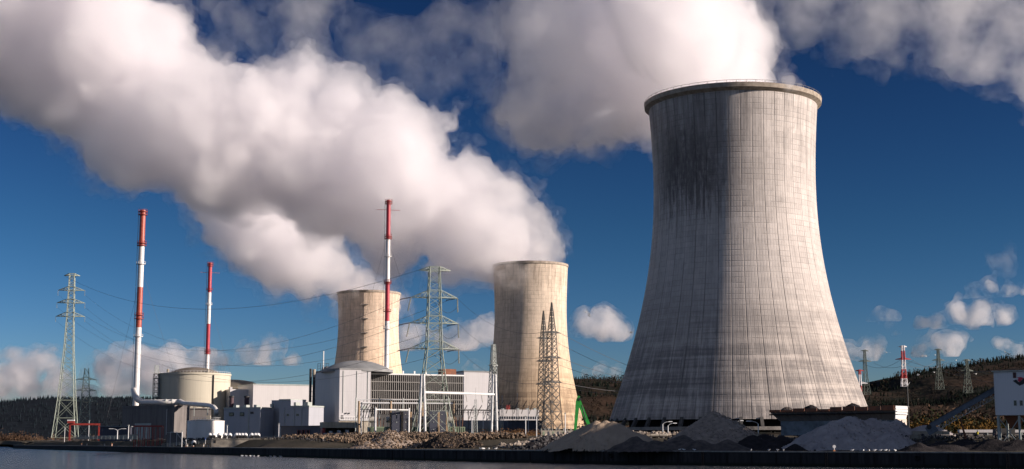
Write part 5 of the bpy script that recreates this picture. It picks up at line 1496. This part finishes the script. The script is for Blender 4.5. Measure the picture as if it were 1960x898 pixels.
heap([(1620, 797, 335), (1630, 798, 338), (1662, 802, 340), (1690, 803, 345), (1712, 806, 348), (1736, 815, 350), (1600, 806, 330), (1700, 826, 325)], .57, M_grey, 'broad blue-grey gravel heap before the dark hopper', flat=.5, stones=(1800, .09, .32, M_grey), noise_=.6, ridgey=1.6)
heap([(1790, 817, 352), (1770, 815, 350)], .5, M_grey, 'small grey gravel spill below the conveyor foot', flat=.5, stones=(300, .08, .2, M_grey))
heap([(1800, 845, 305), (1850, 841, 310), (1905, 841, 305), (1950, 843, 300), (2010, 840, 300), (1760, 850, 300)], .33, M_coal, 'low black heap along the quay at the right edge', noise_=.4)
heap([(1050, 833, 392), (1038, 837, 388), (1068, 836, 395), (1020, 846, 380)], .5, M_coal, 'black slag heap left of the beige sand heap', stones=(900, .25, .6, M_stk))
heap([(747, 823, 470), (738, 828, 465), (775, 838, 465), (700, 846, 455), (800, 845, 455)], .55, M_grav, 'brown rubble heap in front of the left transformers', stones=(1400, .2, .55, M_stb))
heap([(857, 827, 455), (848, 832, 450), (880, 838, 450), (905, 846, 445)], .55, M_coal, 'darker rubble heap below the tall white portal column', stones=(1100, .2, .55, mat('umber_stones', (.13, .095, .07), .9, col2=(.03, .025, .022), scale=1.1, thr=(.4, .6))))
def rubble(pxs, D0, D1, n, s0, s1, m, label, lift=.0):
    mb = MB(); o0 = W(pxs[0], HOR, D0)
    for _ in range(n):
        px = random.uniform(*pxs); k = (px - pxs[0]) / (pxs[1] - pxs[0])
        p = along(px); 
        if not p: continue
        q = p[0] - p[2] * random.uniform(D0, D1)
        h_ = hgt(q.x, q.y)
        rock(mb, Vector((q.x, q.y, h_ + random.uniform(0, .7 + lift))) , random.uniform(s0, s1))
    return mb.build('rubble', m, label=label, cat='rubble', kind='stuff')
rubble((430, 690), 22, 60, 3600, .3, .85, M_stb, 'sunlit brown rubble slope along the quay below the workshop', .8)
rubble((800, 945), 24, 60, 2200, .35, .9, M_stw, 'pale and dark boulders along the quay right of the portal', .6)
rubble((20, 540), 16, 30, 900, .25, .6, M_stk, 'dark stones along the foot of the left embankment', .2)
rubble((1060, 1950), 30, 46, 900, .2, .6, M_stk, 'dark stones strewn behind the heaps')

# concrete blocks
def blocks(rows, a, label_fn, seed):
    blk = None
    for r_i, (px0, D, n, zz, Lb, Hb) in enumerate(rows):
        for k in range(n):
            f_ = Vector((math.cos(a), math.sin(a), 0)); c = W(px0, HOR, D)
            p = Vector((c.x, c.y, zz)) + f_ * (k * (Lb + .04))
            if blk is None:
                o = MB(); o.frustum((0, 0, 0), (Lb / 2, 0, 0), (0, .45, 0), (0, 0, Hb - .06), top=.985)
                blk = o = o.build('concrete_block', M_pale)
                bv = o.modifiers.new('edge', 'BEVEL'); bv.width = .04
            else:
                o = blk.copy(); COL.objects.link(o)
            o.location = p; o.rotation_euler = (0, 0, a + random.uniform(-.02, .02))
            setp(o, label_fn(r_i, k), 'concrete block', 'concrete walling blocks')
ordn = ['first', 'second', 'third', 'fourth', 'fifth', 'sixth', 'seventh']
c = W(1755, HOR, 322)
blocks([(1750, 331, 6, 5.72, 1.75, .9), (1754, 331, 5, 6.62, 1.75, .9), (1750, 331, 6, 4.82, 1.75, .9), (1750, 331, 6, 3.92, 1.75, .9), (1750, 331, 6, 3.02, 1.75, .9)], R(10),
       lambda r, k: '%s pale block from left, %s course, right-hand block wall' % (ordn[k], ['second', 'top', 'third', 'fourth', 'lowest'][r]), 1)
blocks([(1417, 345, 4, 5.9, 1.7, .9), (1396, 340, 2, 5.0, 1.7, .9), (1417, 345, 4, 4.9, 1.7, .95), (1417, 345, 4, 3.9, 1.7, .95), (1417, 345, 4, 3.0, 1.7, .85)], R(6),
       lambda r, k: '%s pale block from left, %s course, low wall beside the pointed heap' % (ordn[k], ['top', 'front', 'second', 'third', 'lowest'][r]), 2)

# pipes on the bank below the big tower
pp = Bld('pipeline', 'pale horizontal pipe lying on the bank beneath the big tower between two heaps', 'pipe', 1192, 395, 4)
for i, (a_, c_) in enumerate(((1192, 1226), (1227, 1245), (1246, 1262), (1263, 1278))):
    mb = MB(); mb.tube([(pp.U(a_), 0, 1.3), (pp.U(c_), 0, 1.3)], .42 if i else .3, 12); mb.build('pipe_section', M_pale, pp.o)
for px in (1200, 1226.5, 1245.5, 1270): pp.box('saddle', M_dkconc, pp.U(px) - .25, pp.U(px) + .25, -.5, .5, 0, .95)

# ------------------------------------------------------------------ hopper
hpz = Bld('hopper', 'long dark flared hopper with a rusty rim and white end, behind the grey heap', 'hopper', 1719, 400, 47)
Vl = hpz.V(1478); zt = hpz.Z(783) ; zm = hpz.Z(803); zb_ = hpz.Z(812)
We = 5.6
mb = MB()  # flared side: outer plates
def plate(mb, pts_, th=.12):
    n_ = (Vector(pts_[1]) - Vector(pts_[0])).cross(Vector(pts_[2]) - Vector(pts_[0])).normalized() * th
    v = [Vector(p) for p in pts_]; v2 = [p + n_ for p in v]; k = len(v)
    mb.add(v + v2, [tuple(range(k - 1, -1, -1)), tuple(range(k, 2 * k))] + [(i, (i + 1) % k, (i + 1) % k + k, i + k) for i in range(k)])
plate(mb, [(-1.0, 0, zt), (-1.0, Vl, zt), (.9, Vl - 2.2, zm), (.9, .9, zm)]); mb.build('front_side', M_dkconc, hpz.o)
mb = MB(); plate(mb, [(We + 1, Vl, zt), (We + 1, 0, zt), (We - .9, .9, zm), (We - .9, Vl - 2.2, zm)]); mb.build('back_side', M_rust, hpz.o)
mb = MB(); plate(mb, [(We + 1, -.05, zt + .9), (-1.0, -.05, zt + .9), (-.2, .6, zm + .2), (We + .2, .6, zm + .2)], .2); mb.build('end_plate', M_steel, hpz.o)
mb = MB()
for q in (.25, .5, .75): mb.bar((-1 + 1.0 * q, -.2, zt + .8 - (zt - zm) * q), (We + 1 - 1.0 * q, -.2, zt + .8 - (zt - zm) * q), .25)
mb.build('stiffener', M_steel, hpz.o)
n_ = 12
for k in range(n_):
    vv = Vl * (k + .5) / n_
    mb = MB(); mb.bar((-1.15, vv, zt), (.75, vv * .93 + .5, zm), .3); mb.build('rib', M_dkconc, hpz.o)
for k in range(10):
    vv = Vl * k / 10
    hpz.box('liner', M_rust, -1.35, -1.22, vv + .15, vv + Vl / 10 - .15, zt - .35, zt + random.uniform(.2, 1.1))
hpz.box('top_rail', MATS['dark_void'], -1.2, -1.0, 0, Vl, zt - 1.25, zt - .9)
hpz.box('base', mat('faded_blue_base', (.16, .19, .22), .85, var=.4, scale=.4), 1.0, We - 1, 1, Vl - 2.5, 0, zm)
hpz.box('end_support', mat('bleached_tarp', (.55, .48, .42), .9, var=.25, scale=.8, bump=.15), .2, We - .3, -.05, .95, 0, zm + .25)
# material showing over the rim
for k, (px, py) in enumerate(((1500, 778), (1545, 774), (1590, 779), (1625, 771), (1655, 777), (1690, 779))):
    vv = hpz.V(px); mb = MB()
    hr = hpz.Z(py, 0, vv) - zt + 1.2
    prof = [(3.4, 0), (2.6, hr * .45), (1.4, hr * .8), (.5, hr * .96), (.01, hr)]
    mb.lathe(prof, 14); mb.v = [(x + random.uniform(-.2, .2), y * 1.15 + random.uniform(-.2, .2), z + random.uniform(-.12, .12)) for x, y, z in mb.v]
    o = mb.build('load', M_coal if k % 2 else M_dirt, hpz.o); o.location = (We / 2 - .2, vv, zt - 1.3)

# unseen raised block added off to the right to shade the quay heaps
so = Bld('sun_blocker', 'added tall grey block on legs, unseen beyond the right edge, shading the quay heaps', 'building', 2150, 302, 90, z0=3)
for q0_, q1_, z0_, z1_ in ((-16, 46, 23.5, 34.5), (-16, 17, 34.5, 41), (26, 46, 34.5, 41), (-16, 46, 41, 47.2)):  # gap between the panels is shaped to let a sun patch reach the cone
    so.box('blocker_panel', M_galv, q0_, q1_, -30, -12, z0_ + .01, z1_)
for uu in (1, 23, 45):
    for vv in (-29, -13): so.box('leg', M_galv, uu - .5, uu + .5, vv - .5, vv + .5, 0, 23.498)
# ------------------------------------------------------------------ green material handler
cr = W(1101, HOR, 430); z0 = hgt(cr.x, cr.y)
cn_ = empty('excavator', (cr.x, cr.y, z0), 'bright green material handler with its long arm folded, behind the beige sand heap', 'excavator')
M_lime = mat('lime_green_paint', (.03, .33, .05), .5, var=.3, scale=1)
def cp(px, py, dy=0): return W(px, py, 430 + dy) - Vector(cn_.location)
def beam(mb, a, b_, w0, w1, th=.45):
    a, b_ = Vector(a), Vector(b_); d = (b_ - a).normalized(); s = Vector((d.z, 0, -d.x))
    yv = Vector((0, th, 0))
    vs = [a - s * w0 - yv, a + s * w0 - yv, a + s * w0 + yv, a - s * w0 + yv, b_ - s * w1 - yv, b_ + s * w1 - yv, b_ + s * w1 + yv, b_ - s * w1 + yv]
    mb.add(vs, [(0, 3, 2, 1), (4, 5, 6, 7), (0, 1, 5, 4), (1, 2, 6, 5), (2, 3, 7, 6), (3, 0, 4, 7)])
mb = MB(); beam(mb, cp(1100.5, 828), cp(1106, 768), .38, .58); beam(mb, cp(1106, 768), cp(1108, 758), .58, .3); mb.build('stick', M_lime, cn_)
mb = MB(); beam(mb, cp(1107, 760, 1.1), cp(1111, 776, 1.1), .3, .6, .4); beam(mb, cp(1111, 776, 1.1), cp(1127, 813, 1.1), .6, .45, .4); mb.build('boom', M_lime, cn_)
mb = MB(); mb.tube([cp(1113, 775, .1), cp(1121, 803, .1)], .17, 8); mb.build('hydraulic_ram', M_black, cn_)
mb = MB(); mb.tube([cp(1110, 764, -.6), cp(1110, 764, 2)], .45, 10); mb.build('pivot', M_dk, cn_)
mb = MB(); p = cp(1100.5, 826); mb.tube([p, p - Vector((0, 0, .6))], .4, 8)
for s in (-1, 1): mb.bar(p - Vector((0, 0, .5)), p + Vector((s * .7, 0, -1.6)), .3); mb.bar(p + Vector((s * .7, 0, -1.6)), p + Vector((s * .2, 0, -2.3)), .25)
mb.build('grab', M_dk, cn_)
mb = MB(); p = cp(1131, 820, 1.1); mb.frustum(p + Vector((0, 0, -1.2)), (1.9, 0, 0), (0, 1.3, 0), (0, 0, 2.2), top=.92); mb.build('engine_house', M_lime, cn_)
mb = MB(); mb.frustum(p + Vector((-2.4, -.9, -1.2)), (.6, 0, 0), (0, .6, 0), (0, 0, 1.9), top=.8); mb.build('cab', M_glass, cn_)
for s in (-1, 1):
    mb = MB(); mb.frustum(p + Vector((0, s * 1.2, -z0 * 0 - 2.4)), (2.2, 0, 0), (0, .3, 0), (0, 0, .9), top=.95); mb.build('track', M_black, cn_)
mb = MB(); mb.frustum(p + Vector((0, 0, -2.2)), (1.2, 0, 0), (0, .8, 0), (0, 0, 1.0)); mb.build('undercarriage', M_dk, cn_)

# ------------------------------------------------------------------ conveyor and screening house, right edge
sh = Bld('screening_house', 'white raised screening house with a red and black emblem at the right edge', 'building', 2040, 300, 58)
V1 = sh.V(1908); zb_ = sh.Z(792, 0, 0); zt = sh.Z(712, 0, V1)
zb_ = sh.Z(795, 0, V1)
sh.box('wall', clad('white_sheet', (.62, .62, .64), pitch=.5, depth=.12, dirt=.12), 0, 9, 0, V1, zb_, zt)
sh.box('roof', M_galv, -.35, 9.35, -.35, V1 + .35, zt, zt + .22)
for a, c_, y0_, y1_ in ((1945.5, 1951.5, 713, 723.5), (1944, 1950.5, 766, 777), (1955.5, 1962, 766, 777)):
    q0_, q1_ = sh.V(c_), sh.V(a); qm = (q0_ + q1_) / 2
    zz0, zz1 = sh.Z(y1_, 0, qm), sh.Z(y0_, 0, qm)
    w_ = sh.box('window', M_steel if y0_ > 750 else M_rust, -.08, -.002, q0_, q1_, zz0, zz1)
    sh.box('pane', M_glass if y0_ > 750 else mat('maroon_panel', (.05, .015, .02), .5), -.1, -.082, q0_ + .06, q1_ - .06, zz0 + .06, zz1 - .06, parent=w_)
# emblem: dark arrow chevron with a red wedge above it
def emb(pp_, m, nm, off):
    mb = MB(); v = []
    for px, py in pp_:
        vv = sh.V(px); v.append((-off, vv, sh.Z(py, 0, vv)))
    v2 = [(-.002, b_, c_) for a_, b_, c_ in v]; k = len(v)
    mb.add(v + v2, [tuple(range(k)), tuple(range(2 * k - 1, k - 1, -1))] + [(i, i + k, (i + 1) % k + k, (i + 1) % k) for i in range(k)])
    mb.build(nm, m, sh.o)
emb([(1944.5, 729), (1951, 726.5), (1956.5, 732), (1966, 724), (1975, 731), (1957, 738.5)], M_black, 'emblem_chevron', .05)
emb([(1953, 722.5), (1960, 721.8), (1966, 723.5), (1957, 731.5), (1953.5, 727.5), (1956, 725)], mat('emblem_red', (.55, .02, .06), .5), 'emblem_wedge', .06)
for vv in (V1 - .4, V1 * .66, V1 * .33, .4):
    for uu in (.4, 8.4): sh.box('leg', M_galv, uu - .2, uu + .2, vv - .2, vv + .2, 0, zb_ - .002)
mb = MB()
for k in range(3):
    a0, a1 = V1 - .4 - k * V1 / 3.05, V1 - .4 - (k + 1) * V1 / 3.05; mb.bar((.4, a0, .3), (.4, a1, zb_ - .3), .18); mb.bar((.4, a1, .3), (.4, a0, zb_ - .3), .18)
mb.build('leg_bracing', M_galv, sh.o)
mb = MB(); mb.frustum((4, V1 - 3, zb_ - 2.6), (.8, 0, 0), (0, .8, 0), (0, 0, 2.5), top=2.2); mb.build('chute', M_rust, sh.o)
A, B = W(1781, 816, 318), W(1912, 742, 313)
cvy = empty('conveyor', (A.x, A.y, A.z), 'long dark inclined belt conveyor climbing to the white screening house', 'conveyor')
d = B - A; dn = d.normalized(); side = Vector((-dn.y, dn.x, 0)).normalized()
upv = dn.cross(side).normalized(); upv = upv if upv.z > 0 else -upv
mb = MB(); L = d.length
mb.frustum(d * 0, side * .75, upv * .55, d); mb.build('belt_trough', mat('conveyor_blue_grey', (.10, .12, .15), .6, var=.3, scale=1), cvy)
mb = MB(); mb.frustum(upv * .58 + dn * .3, side * .85, upv * .06, d * .97); mb.build('belt_cover', mat('belt_cover', (.045, .055, .07), .6), cvy)
mb = MB(); n = 18
for s in (-.6, .6):
    lo0 = side * s - upv * 1.5; hi0 = side * s - upv * .4
    mb.bar(lo0 + d * .08, lo0 + d * .97, .16); mb.bar(hi0, hi0 + d, .14)
    for k in range(n):
        a, c_ = .08 + .89 * k / n, .08 + .89 * (k + 1) / n
        mb.bar(lo0 + d * a, hi0 + d * c_, .1); mb.bar(lo0 + d * a, hi0 + d * a, .1)
mb.build('truss', mat('truss_white', (.42, .39, .37), .6, var=.3, scale=1), cvy)
for k in range(12):
    a = .1 + .8 * k / 11
    mb = MB(); mb.bar(d * a - side * .9 - upv * .75, d * a + side * .9 - upv * .75, .3, n=8); mb.build('roller', M_rust if k % 3 else M_steel, cvy)
for q in (.38, .93):
    p = d * q - upv * 1.5
    for s in (-.9, .9):
        mb = MB(); ft = Vector((p.x + (1.6 if q < .5 else 0), p.y + side.y * s, 3.2 - A.z)); mb.bar(p + side * s * .6, ft, .3); mb.build('support_leg', M_rust if q < .5 else M_galv, cvy)
mb = MB(); mb.frustum(-upv * .7 - dn * 1.2, side * .8, upv * .9, dn * 2.2); mb.build('tail_box', MATS['conveyor_blue_grey'], cvy)
mb = MB(); mb.tube([side * .9 - dn * .3, -side * .9 - dn * .3], .55, 12); mb.build('tail_drum', M_black, cvy)
# long pale parapet and a dark skip truck behind the conveyor
pr = Bld('parapet_wall', 'long low white parapet running behind the conveyor to the right edge', 'parapet', 1838, 360, 2)
pr.box('wall', M_dkconc, 0, pr.U(2150), 0, .8, 0, pr.Z(828)); pr.box('capping', M_white2, -.1, pr.U(2150), -.25, 1.2, pr.Z(828), pr.Z(822.5))
for k in range(14): pr.box('pilaster', M_galv, 1 + 2.9 * k, 1.25 + 2.9 * k, -.18, -.002, 0, pr.Z(828) - .01)
tr = Bld('dump_truck', 'small dark dump truck with a red tail light under the white screening house', 'truck', 1908, 325, 4)
tz = tr.Z(838); tr.o.location.z = 3.3; tr.z0 = 3.3; L = tr.U(1945)
zb0 = tr.Z(836); 
mb = MB(); mb.frustum((L * .6, 1.2, tr.Z(833)), (L * .36, 0, 0), (0, 1.1, 0), (0, 0, tr.Z(820) - tr.Z(833)), top=1.1); mb.build('tipper_body', M_black, tr.o)
mb = MB(); mb.frustum((L * .1, 1.2, tr.Z(834)), (L * .1, 0, 0), (0, 1.05, 0), (0, 0, tr.Z(821) - tr.Z(834)), top=.85); mb.build('cab', MATS['dark_steel'], tr.o)
tr.box('chassis', M_black, 0, L * .95, .5, 1.9, tr.Z(835), tr.Z(833) - .003)
for uu in (.12, .55, .75):
    for vv in (.15, 2.1):
        mb = MB(); mb.tube([(L * uu, vv, tr.Z(836)), (L * uu, vv + .3, tr.Z(836))], .5, 14); wh = mb.build('wheel', M_black, tr.o)
tr.box('tail_light', mat('tail_red', (.6, .02, .02), .4), -.06, -.002, .3, .55, tr.Z(832), tr.Z(830))
tr.box('support_mound', M_dirt, -.5, L + .5, -.3, 2.8, -.4, tr.Z(836) - .5)
fig = W(1872, HOR, 322)
o = empty('person', (fig.x, fig.y, ZY(839, 322)), 'tiny standing worker in a yellow high-visibility jacket below the conveyor', 'person')
mb = MB(); Hh = 1.75
for s in (-1, 1): mb.tube([(s * .1, 0, 0), (s * .1, 0, .45), (s * .09, 0, .9)], [.07, .07, .1], 8)
mb.tube([(0, 0, .85), (0, 0, 1.1), (0, 0, 1.4), (0, 0, 1.5)], [.17, .16, .2, .08], 10)
mb.tube([(0, 0, 1.48), (0, 0, 1.56), (0, -.01, 1.66), (0, 0, 1.76)], [.06, .09, .1, .04], 10)
for s in (-1, 1): mb.tube([(s * .2, 0, 1.42), (s * .27, -.03, 1.15), (s * .26, -.12, .92)], [.06, .05, .04], 8)
mb.build('body', mat('dark_clothes', (.05, .05, .07), .9), o)
mb = MB(); mb.tube([(0, 0, .88), (0, 0, 1.1), (0, 0, 1.42)], [.19, .185, .225], 10); mb.build('jacket', mat('hi_vis_yellow', (.7, .6, .03), .7), o)
mb = MB(); mb.lathe([(.12, 1.69), (.11, 1.76), (.01, 1.81)], 10); mb.build('helmet', M_steel, o)

# ------------------------------------------------------------------ bollards, posts and gulls on the quay
for i, (px, off) in enumerate(((147, 3), (157, 3), (187, 4), (204, 3), (246, 4), (346, 3), (357, 3), (372, 4), (381, 4))):
    q = along(px); p = q[0] - q[2] * off
    o = empty('bollard', (p.x, p.y, 3.0), 'small pale mooring bollard on the left quay edge, %s from the left' % ['first', 'second', 'third', 'fourth', 'fifth', 'sixth', 'seventh', 'eighth', 'last'][i], 'bollard', 'mooring bollards on the quay')
    mb = MB(); mb.lathe([(.42, 0), (.42, .1), (.28, .15), (.24, .9), (.38, 1.1), (.38, 1.35), (.01, 1.45)], 12); mb.build('post', M_pale if i % 3 else mat('orange_paint', (.5, .22, .10), .6), o)
    mb = MB(); mb.lathe([(.31, .45), (.32, .7), (.25, .75)], 12); mb.build('band', M_steel, o)
for i, (px, top, lab) in enumerate(((1590, 853, 'pale signal post standing on the quay edge before the grey heap'), (349.5, 842, 'white signal post on the left quay'), (386, 839, 'thin sign post with a blue round sign on the left quay'))):
    q = along(px); p = q[0] - q[2] * 1.6
    o = empty('sign_post', (p.x, p.y, 3.0), lab, 'post'); h = ZY(top, p.y) - 3
    mb = MB(); mb.tube([(0, 0, 0), (0, 0, h)], .09, 8); mb.build('shaft', M_steel, o)
    mb = MB(); mb.lathe([(.01, 0), (.34, 0), (.34, .08), (.01, .08)], 16); s_ = mb.build('sign_disc', mat('sign_blue', (.06, .12, .35), .5) if i == 2 else M_steel, o); s_.location = (0, -.12, h - .2); s_.rotation_euler = (R(90), 0, 0)
    mb = MB(); mb.box(-.2, .2, -.2, .2, 0, .35); mb.build('foot', mat('orange_paint2', (.5, .2, .08), .6), o)
M_gull = mat('gull_white', (.6, .6, .6), .7, var=.04)
def gull_mesh(fly):
    mb = MB()
    mb.tube([(-.32, 0, .02), (-.2, 0, .03), (0, 0, 0), (.16, 0, .05), (.24, 0, .12), (.31, 0, .12), (.38, 0, .1)], [.02, .07, .12, .1, .06, .05, .01], 8)
    if fly:
        for s in (-1, 1):
            mb.add([(.1, s * .05, .05), (-.12, s * .05, .05), (-.08, s * .4, .2), (.12, s * .4, .2), (-.1, s * .85, .12), (.02, s * .8, .13)], [(0, 1, 2, 3), (3, 2, 4, 5), (3, 2, 1, 0), (5, 4, 2, 3)])
    else:
        for s in (-1, 1): mb.bar((0, s * .04, -.22), (0, s * .04, -.05), .025)
    return mb
g0 = gull_mesh(False).build('gull', M_gull); g0.location = (0, 0, 0)
me_s = g0.data; first = True
spots = [(1262, 'left of the pointed heap'), (1299, 'below the pointed cone, left one'), (1307, 'below the pointed cone, right one'), (1327, 'near the first rung ladder'), (1436, 'below the black heap, left one'), (1470, 'below the black heap, right one'), (1487, 'right of the black heap'), (1498, 'between black and grey heaps'),
         (1629, 'below the grey heap, left one'), (1651, 'below the grey heap, second one'), (1662, 'below the grey heap, third one'), (1672, 'below the grey heap, fourth one'), (1683, 'below the grey heap, fifth one'), (1693, 'below the grey heap, sixth one'), (1700, 'below the grey heap, seventh one'), (1712, 'below the grey heap, last one')]
for i, (px, w_) in enumerate(spots):
    q = along(px); p = q[0] - q[2] * .3
    o = g0 if first else g0.copy()
    if not first: COL.objects.link(o)
    first = False
    o.location = (p.x, p.y, 3.3); o.rotation_euler = (0, 0, random.uniform(0, 6.28)); o.scale = (1.25,) * 3
    setp(o, 'white gull resting on the quay edge, ' + w_, 'gull', 'gulls on the quay')
for px0, px1, n, w_ in ((500, 566, 11, 'reactor block'), (905, 925, 6, 'portal')):
    for k in range(n):
        px = random.uniform(px0, px1); q = along(px)
        p = q[0] + q[2] * random.uniform(3, 11) if n > 8 else q[0] - q[2] * random.uniform(1, 6)
        o = g0.copy(); COL.objects.link(o)
        o.location = (p.x, p.y, .15 if n > 8 else 3.3); o.rotation_euler = (0, 0, random.uniform(0, 6.28)); o.scale = (1.5,) * 3
        setp(o, ('small white gull floating in the flock on the river below the rubble' if n > 8 else 'small white gull in the group on the quay right of the darker rubble heap'), 'gull', 'gulls floating on the river' if n > 8 else 'gulls on the quay by the rubble')
me_f = gull_mesh(True)
gf = me_f.build('gull', M_gull)
fs_ = [(1208, 637), (1122, 598), (1128, 604), (1690, 668), (1697, 675), (1746, 676), (1765, 682), (1772, 682), (1790, 680), (1830, 690), (1868, 716), (1925, 675), (1757, 718), (1788, 713)]
for i, (px, py) in enumerate(fs_):
    o = gf if i == 0 else gf.copy()
    if i: COL.objects.link(o)
    D = 420 if px > 1600 else 300
    o.location = W(px, py, D); o.rotation_euler = (random.uniform(-.4, .4), 0, random.uniform(0, 6.28)); o.scale = (1.3,) * 3
    setp(o, 'white gull flying over the right-hand hill' if i > 2 else ['gull flying just left of the big cooling tower', 'upper dark-looking gull flying right of the middle tower', 'lower dark-looking gull flying right of the middle tower'][i], 'gull', 'gulls in flight')
